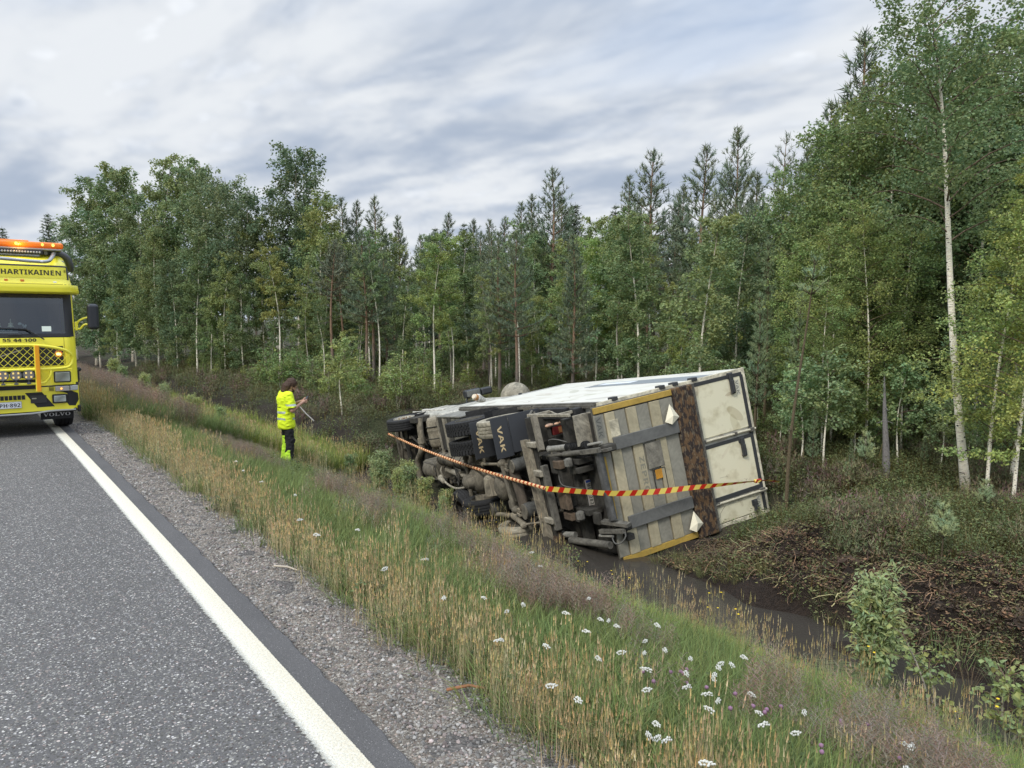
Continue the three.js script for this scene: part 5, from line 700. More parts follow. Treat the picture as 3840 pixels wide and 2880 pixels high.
  // ---- cab
  const cabM = gm(.62, .62, .58, .55), cab = obj('cab', [new RoundedBoxGeometry(3.3, 2.3, 2.42, 4, .12).translate(4.75, 2.05, 0)], cabM, truck); obj('side_window', bx(1.0, .7, .03, 5.5, 2.4, -1.215, .05), phys(.02, .022, .025, .08), cab); obj('step_panel', [bx(2.2, .05, .08, 5.3, 1.1, -1.2, .02), bx(1.9, .12, .05, 5.2, 1.35, -1.225, .02)], gm(.8, .8, .78, .5), cab); obj('underside', [bx(3.1, .1, 2.2, 4.8, .92, 0, .02), bx(.7, .5, .16, 4.55, .75, -1.1, .03)], DARK, cab);
  obj('front_bumper', [beam([6.2, .45, -1.05], [6.42, .45, .7], .10, .07, [0, 1, 0]), tube([[5.72, .42, -.9], [5.8, .4, -.6], [5.74, .4, -.3], [5.86, .4, 0], [5.95, .42, .5]], .03, 30, 8), beam([5.18, .44, -.85], [5.4, .44, .6], .10, .07, [0, 1, 0]), beam([5.5, .6, -.3], [6.4, .6, -.25], .06, .1), bx(.25, .55, 2.2, 6.35, .75, 0, .05)], DUST, truck);
  obj('steering_parts', [cyl([5.23, .45, -.8], [5.23, .45, .8], .07, .07, 12), cyl([5.0, .5, -.7], [4.2, .6, -.35], .03, .03, 8), bx(.3, .2, .25, 5.2, .6, -.45, .04), bx(.3, .2, .25, 5.2, .6, .45, .04), bx(.5, .35, .7, 4.6, .8, .1, .08)], DARK, truck);
  const mir = obj('mirror', [put(new RoundedBoxGeometry(.28, .5, .24, 3, .06), 5.95, 2.85, -1.42), put(new RoundedBoxGeometry(.26, .36, .22, 3, .06), 5.97, 3.3, -1.40), cyl([5.9, 2.6, -1.22], [5.95, 2.75, -1.4], .025, .025, 8)], mat(.04, .042, .045, .5), truck); obj('mirror_glass', bx(.01, .42, .18, 5.805, 2.85, -1.42, .02), mat(.3, .32, .33, .1, { metalness: .8 }), mir);
  const lm = obj('work_lamp', [cyl([3.3, 2.18, -1.28], [3.25, 2.0, -1.38], .06, .115, 16), ball(.115, 3.25, 2.0, -1.38, 1, .5, 1)], gm(.82, .82, .8, .4), truck); obj('amber_cap', [cyl([3.22, 1.96, -1.40], [3.2, 1.90, -1.43], .085, .08, 14)], phys(.45, .22, .08, .4), lm); obj('lens', cyl([3.2, 1.90, -1.43], [3.18, 1.86, -1.45], .075, .06, 12), phys(.75, .65, .5, .3), lm);
  obj('air_deflector', [put(new THREE.SphereGeometry(1, 28, 18).scale(.55, .40, .42), 4.3, 3.5, -1.12)], gm(.40, .375, .31, .7), truck);
}
{ // barrier tape from the front bumper to the upper rear corner of the box: twisted to a cord first, then flat
  const A = truckPoint(6.1, .18, -.78), M = truckPoint(-3.25, .43, -.02), Bp = truckPoint(-4.40, 3.78, .61), Ee = truckPoint(-4.38, 4.30, .76), tapeTex = canvasTex(256, 128, (c, w, h) => { c.fillStyle = '#e8cf63'; c.fillRect(0, 0, w, h); c.fillStyle = '#c92a18'; for (const k of [-1, 0, 1]) { c.beginPath(); c.moveTo(k * 256 + 20, h); c.lineTo(k * 256 + 138, h); c.lineTo(k * 256 + 208, 0); c.lineTo(k * 256 + 90, 0); c.fill(); } }), cordTex = canvasTex(256, 64, (c, w, h) => { c.fillStyle = '#f8cf9a'; c.fillRect(0, 0, w, h); c.fillStyle = '#b33c16'; c.fillRect(20, 0, 104, h); });
  const o = thing('barrier_tape', 'red and yellow striped barrier tape strung across the underside of the lying truck', 'barrier tape', A), toL = (p) => p.clone().sub(A);
  const rib = (pts, n, width, twist, rep, m, name, fold) => { const cv = new THREE.CatmullRomCurve3(pts.map(toL)), P = [], U = [], I = [], len = cv.getLength(); for (let i = 0; i <= n; i++) { const f = i / n, p = cv.getPointAt(f), d = cv.getTangentAt(f), up = V(0, 1, 0).addScaledVector(d, -d.y).normalize(), sd = new THREE.Vector3().crossVectors(d, up), a = twist(f), w = width(f); const ax = up.clone().multiplyScalar(Math.cos(a)).addScaledVector(sd, Math.sin(a)), bow = sd.clone().multiplyScalar(fold * w * .4); const w1 = w * (1 + .16 * (fold ? Math.sin(f * len * 80) : 0)); for (const [k, b] of [[-.5, 0], [0, 1], [.5, 0]]) { const q = p.clone().addScaledVector(ax, k * w1).addScaledVector(bow, b); P.push(q.x, q.y, q.z); U.push(f * len / rep, k + .5); } if (i) for (let k = 0; k < 2; k++) { const q = (i - 1) * 3 + k; I.push(q, q + 1, q + 3, q + 1, q + 4, q + 3); } } const g = new THREE.BufferGeometry(); g.setAttribute('position', new THREE.Float32BufferAttribute(P, 3)); g.setAttribute('uv', new THREE.Float32BufferAttribute(U, 2)); g.setIndex(I); g.computeVertexNormals(); return obj(name, g, m, o); };
  const flatM = new THREE.MeshPhysicalMaterial({ map: tapeTex, roughness: .35, side: THREE.DoubleSide, transmission: .15, thickness: 0 }), cordM = new THREE.MeshStandardMaterial({ map: cordTex, roughness: .45, side: THREE.DoubleSide });
  const mid = (a, b, f, sag) => { const p = a.clone().lerp(b, f); p.y -= sag; return p; };
  rib([A, mid(A, M, .33, .085), mid(A, M, .67, .085), M], 260, () => .062, () => 0, .15, cordM, 'twisted_tape', 1);
  rib([M, truckPoint(-4.02, .78, .05), truckPoint(-4.44, .99, .085), truckPoint(-4.46, 1.73, .25), truckPoint(-4.46, 2.45, .37), truckPoint(-4.45, 3.12, .49), Bp, mid(Bp, Ee, .5, -.02), Ee], 220, (f) => lerp(.088, .05, smooth(f, .45, .9)), (f) => .25 * Math.sin(f * 9) + smooth(f, .55, .95) * .7, .225, flatM, 'flat_tape', 0);
  obj('knot', [ball(.035, 0, 0, 0).translate(...toL(Bp).toArray()), tube([toL(Bp).toArray(), toL(Bp).add(V(.03, .035, .03)).toArray(), toL(Bp).add(V(.08, .03, .04)).toArray(), toL(Bp).add(V(.03, -.02, .02)).toArray()], .012, 16, 6)], flatM, o);
}
// ---------------------------------------------------------------- the person: one skin of smooth distance fields, clothed. Local x ahead of the person, y up, z to their right
function netMesh(field, lo, hi, cell) {                                    // surface nets of field(x, y, z) = 0, negative inside
  const nx = Math.ceil((hi[0] - lo[0]) / cell) + 1, ny = Math.ceil((hi[1] - lo[1]) / cell) + 1, nz = Math.ceil((hi[2] - lo[2]) / cell) + 1, F = new Float32Array(nx * ny * nz), id = (i, j, k) => (k * ny + j) * nx + i;
  for (let k = 0; k < nz; k++) for (let j = 0; j < ny; j++) for (let i = 0; i < nx; i++) F[id(i, j, k)] = field(lo[0] + i * cell, lo[1] + j * cell, lo[2] + k * cell);
  const vid = new Int32Array(nx * ny * nz).fill(-1), P = [], I = [];
  for (let k = 0; k < nz - 1; k++) for (let j = 0; j < ny - 1; j++) for (let i = 0; i < nx - 1; i++) {
    let n = 0, sx = 0, sy = 0, sz = 0; const c = []; for (let q = 0; q < 8; q++) c.push(F[id(i + (q & 1), j + (q >> 1 & 1), k + (q >> 2))]);
    for (const [a, b] of [[0, 1], [2, 3], [4, 5], [6, 7], [0, 2], [1, 3], [4, 6], [5, 7], [0, 4], [1, 5], [2, 6], [3, 7]]) if (c[a] < 0 !== c[b] < 0) { const t = c[a] / (c[a] - c[b]); n++; sx += lerp(a & 1, b & 1, t); sy += lerp(a >> 1 & 1, b >> 1 & 1, t); sz += lerp(a >> 2, b >> 2, t); }
    if (n) { vid[id(i, j, k)] = P.length / 3; P.push(lo[0] + (i + sx / n) * cell, lo[1] + (j + sy / n) * cell, lo[2] + (k + sz / n) * cell); }
  }
  const quad = (a, b, c, d, flip) => { if (a < 0 || b < 0 || c < 0 || d < 0) return; flip ? I.push(a, b, c, a, c, d) : I.push(a, c, b, a, d, c); };
  for (let k = 1; k < nz - 1; k++) for (let j = 1; j < ny - 1; j++) for (let i = 1; i < nx - 1; i++) {
    const f = F[id(i, j, k)] < 0;
    if (f !== F[id(i + 1, j, k)] < 0) quad(vid[id(i, j - 1, k - 1)], vid[id(i, j, k - 1)], vid[id(i, j, k)], vid[id(i, j - 1, k)], f);
    if (f !== F[id(i, j + 1, k)] < 0) quad(vid[id(i - 1, j, k - 1)], vid[id(i - 1, j, k)], vid[id(i, j, k)], vid[id(i, j, k - 1)], f);
    if (f !== F[id(i, j, k + 1)] < 0) quad(vid[id(i - 1, j - 1, k)], vid[id(i, j - 1, k)], vid[id(i, j, k)], vid[id(i - 1, j, k)], f);
  }
  const g = new THREE.BufferGeometry(); g.setAttribute('position', new THREE.Float32BufferAttribute(P, 3)); g.setIndex(I); g.computeVertexNormals(); return g;
}
{
  const cap = (x, y, z, a, b, ra, rb) => { const bx0 = b[0] - a[0], by = b[1] - a[1], bz = b[2] - a[2], px = x - a[0], py = y - a[1], pz = z - a[2], h = clamp((px * bx0 + py * by + pz * bz) / (bx0 * bx0 + by * by + bz * bz), 0, 1); return Math.hypot(px - bx0 * h, py - by * h, pz - bz * h) - lerp(ra, rb, h); };
  const ell = (x, y, z, c, r) => { const a = (x - c[0]) / r[0], b = (y - c[1]) / r[1], d = (z - c[2]) / r[2], k = Math.sqrt(a * a + b * b + d * d); return (k - 1) * Math.min(r[0], r[1], r[2]); };
  const smin = (a, b, k) => { const h = Math.max(k - Math.abs(a - b), 0) / k; return Math.min(a, b) - h * h * k * .25; };
  const SH = [-.01, 1.42, .195], EL = [.03, 1.13, .275], WR = [.24, 1.24, .165], HD = [.325, 1.275, .115], SHL = [.0, 1.42, -.195], ELL = [.08, 1.14, -.26], WRL = [.26, 1.25, -.03], HDL = [.335, 1.28, .045], HEAD = [.105, 1.60, 0];
  // head tipped down towards the hands: its own tilted axes
  const tilt = -.5, ct = Math.cos(tilt), st = Math.sin(tilt), hx = (x, y) => (x - HEAD[0]) * ct + (y - HEAD[1]) * -st * -1, hp = (x, y, z) => { const dx = x - HEAD[0], dy = y - HEAD[1]; return [dx * ct + dy * st, -dx * st + dy * ct, z]; };
  const skin = (x, y, z) => {
    const [a, b, c] = hp(x, y, z); let d = ell(a, b, c, [0, .02, 0], [.098, .118, .077]);
    d = smin(d, ell(a, b, c, [.045, -.06, 0], [.058, .062, .055]), .05); d = smin(d, ell(a, b, c, [.104, -.012, 0], [.02, .03, .014]), .018); d = smin(d, cap(a, b, c, [.098, .03, -.03], [.098, .03, .03], .012, .012), .02);
    for (const s of [-1, 1]) d = smin(d, ell(a, b, c, [-.005, -.005, s * .08], [.022, .034, .012]), .012);
    d = smin(d, cap(x, y, z, [.01, 1.43, 0], [.07, 1.54, 0], .062, .055), .04);
    let t = cap(x, y, z, [-.01, 1.05, 0], [-.02, 1.36, 0], .12, .125); t = smin(t, cap(x, y, z, SHL, SH, .06, .06), .1); t = smin(t, cap(x, y, z, [-.01, .92, -.07], [-.01, .92, .07], .12, .12), .1); d = smin(d, t, .05);
    for (const [S, E, W, H] of [[SH, EL, WR, HD], [SHL, ELL, WRL, HDL]]) { d = smin(d, cap(x, y, z, S, E, .054, .043), .03); d = smin(d, cap(x, y, z, E, W, .044, .029), .02); d = smin(d, cap(x, y, z, W, H, .03, .034), .02); }
    return d;
  };
  const fingers = [];
  for (const [H, sg] of [[HD, 1], [HDL, -1]]) for (let i = 0; i < 4; i++) { const o = (i - 1.5) * .019, L = [.9, 1, .95, .78][i], b = [H[0] + .022, H[1] + .03 - i * .018, H[2] + sg * .018], m = [b[0] + .038 * L, b[1] + .006, b[2] + sg * -.004], e = [m[0] + .012, m[1] - .002, m[2] - sg * .034 * L]; fingers.push([b, m, .0095, .0088], [m, e, .0088, .0075]); }
  for (const [H, sg] of [[HD, 1], [HDL, -1]]) { const b = [H[0] - .005, H[1] + .03, H[2] - sg * .01]; fingers.push([b, [b[0] + .02, b[1] + .03, b[2] - sg * .018], .012, .010], [[b[0] + .02, b[1] + .03, b[2] - sg * .018], [b[0] + .045, b[1] + .042, b[2] - sg * .022], .010, .008]); }
  const handField = (x, y, z) => { let d = 1; for (const f of fingers) d = smin(d, cap(x, y, z, ...f), .006); for (const [W, H] of [[WR, HD], [WRL, HDL]]) d = smin(d, cap(x, y, z, W, H, .029, .031), .012); return d; };
  const feet = seen(622, 1000, 14.7), [fs, ft] = ST(feet.x, feet.z), p = thing('person', 'person in fluorescent yellow shirt and black trousers, standing on the slope looking at a phone', 'person', V(feet.x, ground(fs, ft) + .02, feet.z), .62); p.scale.setScalar(1.03);
  const skinM = phys(.44, .25, .175, .55), bodyG = join([netMesh(skin, [-.2, .78, -.36], [.44, 1.78, .36], .011), netMesh(handField, [.2, 1.16, -.06], [.44, 1.38, .2], .0042)]);
  obj('body', mergeVertices(bodyG), skinM, p);
  const wr = (x, y, z, k = 1) => .008 * k * n3(x * 9, y * 14, z * 9) + .004 * k * n3(x * 22, y * 30, z * 22);
  const shirt = (x, y, z) => {
    let t = cap(x, y, z, [-.015, .82, 0], [-.02, 1.34, 0], .150, .138); t = smin(t, cap(x, y, z, [-.0, .82, -.075], [-.02, 1.3, -.1], .12, .09), .06); t = smin(t, cap(x, y, z, [-.0, .82, .075], [-.02, 1.3, .1], .12, .09), .06); t = smin(t, cap(x, y, z, SHL, SH, .072, .072), .08); t = smin(t, cap(x, y, z, [-.05, 1.33, -.08], [-.05, 1.33, .08], .09, .09), .06);
    for (const [S, E] of [[SH, EL], [SHL, ELL]]) { const e = S.map((v, i) => lerp(v, E[i], .92)); let s = cap(x, y, z, S, e, .074, .083); const dx = E[0] - S[0], dy = E[1] - S[1], dz = E[2] - S[2], L = Math.hypot(dx, dy, dz), q = ((x - S[0]) * dx + (y - S[1]) * dy + (z - S[2]) * dz) / L; s = Math.max(s, q - L * .82); t = smin(t, s, .03); }
    t += wr(x, y, z) - .012; const neck = Math.hypot((x - .03) * 1.0, (y - 1.50) * .9, z * 1.0) - .082; return Math.max(t, .735 - y, -neck);
  };
  const shG = netMesh(shirt, [-.24, .7, -.4], [.26, 1.54, .4], .011), YF = mat(.74, .92, .025, .85), SIL = mat(.44, .50, .47, .4);
  const sh = obj('shirt', shG, YF, p);
  const bandOf = (test, off) => { const P = shG.attributes.position, N = shG.attributes.normal, I = shG.index, out = []; for (let k = 0; k < I.count; k += 3) { const a = [0, 1, 2].map((i) => I.getX(k + i)); if (a.every((i) => test(P.getX(i), P.getY(i), P.getZ(i)))) for (const i of a) out.push(P.getX(i) + N.getX(i) * off, P.getY(i) + N.getY(i) * off, P.getZ(i) + N.getZ(i) * off); } const g = new THREE.BufferGeometry(); g.setAttribute('position', new THREE.Float32BufferAttribute(out, 3)); return mergeVertices(g); };
  const torso = (x, y, z) => Math.abs(z) < .185; const armQ = (x, y, z) => (SH[1] - y);
  for (const [a, b] of [[.925, .98], [1.055, 1.11]]) { const g = bandOf((x, y, z) => torso(x, y, z) && y > a && y < b, .003); g.computeVertexNormals(); obj('reflective_band', g, SIL, sh); }
  for (const s of [1, -1]) { const g = bandOf((x, y, z) => s * z > .19 && y > 1.215 && y < 1.265, .003); g.computeVertexNormals(); obj('reflective_band', g, SIL, sh); }
  const back = bandOf((x, y, z) => x < -.06 && Math.abs(z) < .13 && y > 1.15 && y < 1.26, .004); { const P = back.attributes.position, U = []; for (let i = 0; i < P.count; i++) U.push((P.getZ(i) + .13) / .26, (P.getY(i) - 1.15) / .11); back.setAttribute('uv', new THREE.Float32BufferAttribute(U, 2)); back.computeVertexNormals(); }
  obj('back_print', back, new THREE.MeshStandardMaterial({ alphaTest: .4, roughness: .9, map: canvasTex(256, 108, (c, w, h) => { c.fillStyle = '#2c3410'; for (let i = 0; i < 7; i++) { c.fillRect(20 + i * 32, 62 + (i % 3) * 3, 14 + (i % 2) * 6, 20); } c.fillRect(70, 22, 90, 8); }) }), sh);
  const leg = (s) => [[-.01, .9, s * .085], [.03 + s * .0, .49, s * .105], [-.02, .07, s * .12]];
  const trous = (x, y, z) => { let d = cap(x, y, z, [-.01, .84, -.05], [-.01, .84, .05], .118, .118); for (const s of [-1, 1]) { const [a, b, c] = leg(s); d = smin(d, cap(x, y, z, a, b, .105, .082), .04); d = smin(d, cap(x, y, z, b, c, .082, .088), .03); } d += wr(x, y, z, 1.25); return Math.max(d, y - .86, .045 - y); };
  const trG = netMesh(trous, [-.2, .02, -.26], [.2, .98, .26], .012); obj('trousers', trG, mat(.012, .012, .014, .85), p);
  const shG2 = trG; const bandT = (test, off) => { const P = shG2.attributes.position, N = shG2.attributes.normal, I = shG2.index, out = []; for (let k = 0; k < I.count; k += 3) { const a = [0, 1, 2].map((i) => I.getX(k + i)); if (a.every((i) => test(P.getX(i), P.getY(i), P.getZ(i)))) for (const i of a) out.push(P.getX(i) + N.getX(i) * off, P.getY(i) + N.getY(i) * off, P.getZ(i) + N.getZ(i) * off); } const g = mergeVertices(new THREE.BufferGeometry().setAttribute('position', new THREE.Float32BufferAttribute(out, 3))); g.computeVertexNormals(); return g; };
  obj('yellow_panel', bandT((x, y, z) => (z < 0 && y < .46 + .05 * n3(x * 8, 1, z * 8)) || (z > 0 && x < -.01 && y < .30 + .05 * n3(x * 9, 3, z * 9)) || (z < 0 && x < -.03 && y < .6), .004), mat(.48, .78, .04, .85), p.children.find((c) => c.name === 'trousers'));
  obj('pocket_label', bx(.008, .035, .05, -.135, .82, .085, .003), mat(.6, .6, .6, .6), p.children.find((c) => c.name === 'trousers'));
  for (const s of [-1, 1]) obj('shoe', netMesh((x, y, z) => Math.max(smin(ell(x, y, z, [.06, .035, s * .125], [.14, .05, .052]), ell(x, y, z, [-.02, .08, s * .12], [.07, .06, .05]), .03), -y - .015), [-.14, -.05, s * .125 - .09], [.24, .18, s * .125 + .09], .012), mat(.03, .028, .025, .7), p);
  const hair = (x, y, z) => { const [a, b, c] = hp(x, y, z); let d = ell(a, b, c, [-.018, .035, 0], [.112, .125, .094]); d = smin(d, cap(x, y, z, [.0, 1.60, -.04], [-.055, 1.49, -.045], .062, .038), .05); d = smin(d, cap(x, y, z, [.0, 1.60, .04], [-.055, 1.49, .045], .062, .038), .05); d = smin(d, cap(x, y, z, [.02, 1.6, .06], [.0, 1.5, .078], .04, .022), .03); const face = ell(a, b, c, [.092, -.045, 0], [.07, .088, .07]); d = Math.max(d, -face); return d + .007 * n3(x * 26, y * 9, z * 26) + .006 * n3(x * 60, y * 22, z * 60); };
  obj('hair', netMesh(hair, [-.16, 1.4, -.17], [.28, 1.8, .17], .0075), mat(.055, .027, .014, .7), p);
  obj('beard', netMesh((x, y, z) => { const [a, b, c] = hp(x, y, z); let d = smin(ell(a, b, c, [.062, -.085, 0], [.052, .062, .058]), ell(a, b, c, [.03, -.045, 0], [.05, .05, .074]), .03); d = Math.max(d, b + .035); return d + .006 * n3(x * 50, y * 26, z * 50); }, [.0, 1.38, -.12], [.28, 1.64, .12], .0075), mat(.03, .017, .011, .65), p);
  for (const s of [-1, 1]) { const e = [.088, .022, s * .032], w = [HEAD[0] + e[0] * ct - e[1] * st, HEAD[1] + e[0] * st + e[1] * ct, e[2]]; obj('eye', ball(.012, ...w), mat(.05, .04, .035, .2), p); }
  const ph = thing('mobile_phone', 'small dark mobile phone held in the person’s hands', 'phone', V(0, 0, 0)); p.updateMatrixWorld(true); const lp = V(.385, 1.315, .08).applyMatrix4(p.matrixWorld); ph.position.copy(lp); ph.rotation.set(0, .62, -.55); obj('case', new RoundedBoxGeometry(.012, .15, .074, 3, .006), mat(.02, .02, .022, .3), ph); obj('screen', bx(.002, .135, .066, -.0065, 0, 0, .001), phys(.02, .025, .03, .05), ph);
}
// ---------------------------------------------------------------- grass, herbs, bog plants
const grassMat = new THREE.MeshPhysicalMaterial({ vertexColors: true, roughness: .85, transmission: .3, thickness: 0, side: THREE.DoubleSide, specularIntensity: .4 });
const stalkMat = new THREE.MeshStandardMaterial({ vertexColors: true, roughness: .9, side: THREE.DoubleSide });
function bladeTuft(seed, o) {                                              // o: n blades, height, width, spread radius, lean, tip colour factor
  const R = rng(seed), L = new Leaves();
  for (let i = 0; i < o.n; i++) {
    const a = R() * 6.3, r = Math.sqrt(R()) * o.r, p = V(Math.cos(a) * r, 0, Math.sin(a) * r), A = a + (R() - .5) * 2.4, h = o.h * (.5 + R() * .6), lean = o.lean * (.2 + R()), d = V(Math.cos(A) * lean, 1, Math.sin(A) * lean).normalize(), side = V(Math.sin(A + 1.2 * R()), 0, -Math.cos(A)).normalize(), w = o.w * (.6 + R() * .7);
    const b = .8 + R() * .4, c = [b * (1 + (R() - .5) * .2), b, b], m = p.clone().addScaledVector(d, h * .55), d2 = d.clone(); d2.x += Math.cos(A) * lean * 1.1; d2.z += Math.sin(A) * lean * 1.1; d2.y -= lean * .8 * R(); d2.normalize(); const t = m.clone().addScaledVector(d2, h * .5), s = side.clone().multiplyScalar(w * .5), s2 = side.clone().multiplyScalar(w * .38);
    L.tri(p.clone().sub(s), p.clone().add(s), m.clone().add(s2), c); L.tri(p.clone().sub(s), m.clone().add(s2), m.clone().sub(s2), c); L.tri(m.clone().sub(s2), m.clone().add(s2), t, c.map((v) => v * (o.tip ?? 1.06)));
  }
  return L;
}
function stemTuft(seed, o) {                                               // thin stalks with seed heads: narrow spikes or airy panicles
  const R = rng(seed), L = bladeTuft(seed + 1, { n: o.leaves ?? 5, h: o.h * .5, w: .004, r: o.r, lean: .4 });
  for (let i = 0; i < o.n; i++) {
    const a = R() * 6.3, r = Math.sqrt(R()) * o.r, p = V(Math.cos(a) * r, 0, Math.sin(a) * r), h = o.h * (.65 + R() * .5), lean = o.lean * (R() - .3), A = R() * 6.3, d = V(Math.cos(A) * lean, 1, Math.sin(A) * lean).normalize(), t = p.clone().addScaledVector(d, h), s = V(Math.cos(A + 1.5), 0, Math.sin(A + 1.5)).multiplyScalar(o.w * .5), b = .8 + R() * .4, c = o.stem.map((v) => v * b), hc = o.head.map((v) => v * (.8 + R() * .4));
    L.tri(p.clone().sub(s), p.clone().add(s), t, c);
    if (o.spike) for (let k = 0; k < 3; k++) { const q = t.clone().addScaledVector(d, -o.spike * (.75 - k * .25)), w = V(Math.cos(k * 2.1 + A), 0, Math.sin(k * 2.1 + A)).multiplyScalar(o.spikeW * .5); L.tri(q.clone().sub(w), q.clone().add(w), q.clone().addScaledVector(d, o.spike * .5), hc); }
    if (o.panicle) for (let k = 0; k < 11; k++) { const f = k / 11, q = t.clone().addScaledVector(d, -o.panicle * f), B = k * 2.4 + A, out = V(Math.cos(B), .55, Math.sin(B)).normalize(), len = o.panicle * .42 * Math.sin(.5 + f * 2.4); L.blade(q, out, V(-Math.sin(B), .2, Math.cos(B)), len, .0042, hc); const e = q.clone().addScaledVector(out, len * .75); L.blade(e, V(Math.cos(B + 1), .4, Math.sin(B + 1)).normalize(), V(0, 1, 0), .018, .006, hc); }
  }
  return L;
}
function herbTuft(seed, o) {
  const R = rng(seed), L = new Leaves();
  for (let i = 0; i < o.n; i++) { const a = R() * 6.3, r = Math.sqrt(R()) * o.r, y = o.h * R(), d = sph(R); d.y = Math.abs(d.y) * .6; d.normalize(); const nr = sph(R); nr.y = Math.abs(nr.y) + .5; nr.normalize(); const b = .7 + R() * .6; L.leaf(V(Math.cos(a) * r, y, Math.sin(a) * r), d, nr, o.leaf * (.6 + R() * .7), o.leaf * (o.narrow ?? .55), [b * (1 + (R() - .5) * .2), b, b]); }
  for (let i = 0; i < (o.stems ?? 4); i++) { const a = R() * 6.3; L.blade(V(Math.cos(a) * o.r * .4, 0, Math.sin(a) * o.r * .4), V((R() - .5) * .6, 1, (R() - .5) * .6).normalize(), V(Math.cos(a), 0, Math.sin(a)), o.h * 1.05, .006, [.9, .6, .4]); }
  return L;
}
function scatter(name, label, group, geo, m, list, cat = 'grass') {       // list: [s, t, scale, colour, lift, tall]
  const im = new THREE.InstancedMesh(geo, m, list.length), R = rng(list.length), q = new THREE.Quaternion(), e = new THREE.Euler(), c = new THREE.Color();
  list.forEach(([s, t, k, col, dy = 0, tall = 1], i) => { q.setFromEuler(e.set((R() - .5) * .16, R() * 6.3, (R() - .5) * .16)); im.setMatrixAt(i, new THREE.Matrix4().compose(onGround(s, t, dy - .01), q, V(k, k * tall, k))); c.setRGB(...col); im.setColorAt(i, c); });
  im.name = numbered(name); im.castShadow = im.receiveShadow = true; scene.add(im); return tag(im, label, cat, group, 'stuff');
}
{
  const R = rng(401), green = [], tan = [], purple = [], lush = [], herb = [], far = [], butter = [], bog = [], heath = [], roots = [], moss = [], sedge = [];
  const jit = (c, k = .25) => { const v = 1 + (R() - .5) * 2 * k, y = (R() - .5) * .24; return [c[0] * v * (1 + y), c[1] * v, c[2] * v]; };
  const inTruck = (s, t, m = .1) => { const q = RD(s, t, -1.8).applyMatrix4(TI); return q.x > -4.6 && q.x < 7 && q.y > -.25 + m && q.y < 4.4; };
  const G = { green: [.195, .245, .08], dark: [.125, .17, .06], tan: [.40, .325, .18], straw: [.50, .425, .26], lush: [.34, .385, .09], purple: [.25, .145, .115], brown: [.26, .18, .10] };
  const zone = (s, t) => { const n = fbm2(s * .33, t * .75, 3), n1 = fbm2(s * .16 + 30, t * .5 + 9, 2); return { purple: clamp(Math.exp(-(((t - 4.1 - n1) / .5) ** 2)) * (.25 + 1.5 * n) + .6 * smooth(t, 5.9, 6.5) * (1 - smooth(s, 4, 6)) + .36 * smooth(s, 17, 26) * Math.exp(-(((t - 3.9) / 1.0) ** 2)), 0, 1), tan: clamp(1 - smooth(t, 2.2, 2.85 + n * .6) + .35 * Math.max(0, n) + .4 * smooth(t, 4.8, 5.8) * Math.max(0, n + .15), 0, 1), lush: clamp(smooth(t, 4.7, 5.6) * (.45 + n1 * 1.2), 0, 1) }; };
  for (let i = 0; i < 60000; i++) {
    const s = 1.2 + 17 * Math.pow(R(), 1.25), t = 2.02 + 4.9 * R(); if (t < 2.18 + .14 * n2(s * 1.3, 2) && R() < .8) continue; if (inTruck(s, t)) continue;
    if (t > 6.28 + .2 * n2(s * 1.4, 7)) continue; const z = zone(s, t), k = .66 + R() * .42, short = smooth(t, 2.0, 2.6), r = R(), dist = s < 10 ? 1 : 1.1; if (R() > .34) continue;
    const edge = (1 - .7 * smooth(t, 4.9, 6.2)) * (1 - .35 * smooth(s, 9, 12) * smooth(t, 3.2, 4.4));
    if (r < z.tan * .42) tan.push([s, t, k * dist * edge, jit(R() < .3 ? G.straw : G.tan), 0, .62 + .4 * short]);
    else if (r < z.tan * .42 + z.purple * .5) purple.push([s, t, k * dist * edge, jit([1, 1, 1], .2)]);
    else if (R() < .10) herb.push([s, t, k, jit(R() < .5 ? [.16, .21, .075] : G.dark)]);
    else if (R() < z.lush) lush.push([s, t, k * dist * edge, jit(G.lush)]);
    else green.push([s, t, k * dist * edge, jit(R() < .25 ? G.dark : G.green), 0, .55 + .5 * short]);
    if (t > 5.2 && t < 6.1 && R() < .03) tan.push([s, t, .7 + R() * .35, jit(R() < .5 ? G.straw : [.3, .27, .13]), 0, .9 + R() * .5]);
    if (z.lush > .35 && R() < .016 && t > 4.2 && t < 5.5) butter.push([s, t, .8 + R() * .5, [1, 1, 1], 0, .9 + R() * .4]);
  }
  for (let i = 0; i < 19000; i++) {
    const s = 17 + 60 * Math.pow(R(), 1.4), t = 2.1 + R() * 6.2; if (inTruck(s, t)) continue; const z = zone(s, t), r = R(), k = 1.2 + R() * .8;
    if (r < z.tan * .5) tan.push([s, t, k, jit(R() < .3 ? G.straw : G.tan), 0, .8]); else if (r < z.tan * .5 + z.purple * .6) purple.push([s, t, k * .95, jit([1.05, 1, 1], .2)]); else if (R() < z.lush) lush.push([s, t, k, jit(G.lush)]); else green.push([s, t, k, jit(R() < .3 ? G.dark : G.green)]);
  }
  const gA = [1, 2].map((k) => bladeTuft(410 + k, { n: 20, h: .34, w: .0062, r: .11, lean: .5 }).build()), half = (l, k) => l.filter((_, i) => i % 2 === k);
  gA.forEach((g, k) => scatter('grass', 'green grass covering the slope between gravel and ditch', 'verge grasses', g, grassMat, half(green, k)));
  gA.forEach((g, k) => scatter('grass', 'yellow green lush grass low on the slope above the ditch', 'verge grasses', g, grassMat, half(lush, k)));
  scatter('dry_grass', 'straw coloured dry grass standing along the gravel', 'verge grasses', stemTuft(420, { n: 14, h: .44, r: .1, lean: .35, w: .0042, spike: .075, spikeW: .0075, stem: [1, 1, 1], head: [1.12, 1.05, .95], leaves: 7 }).build(), stalkMat, tan);
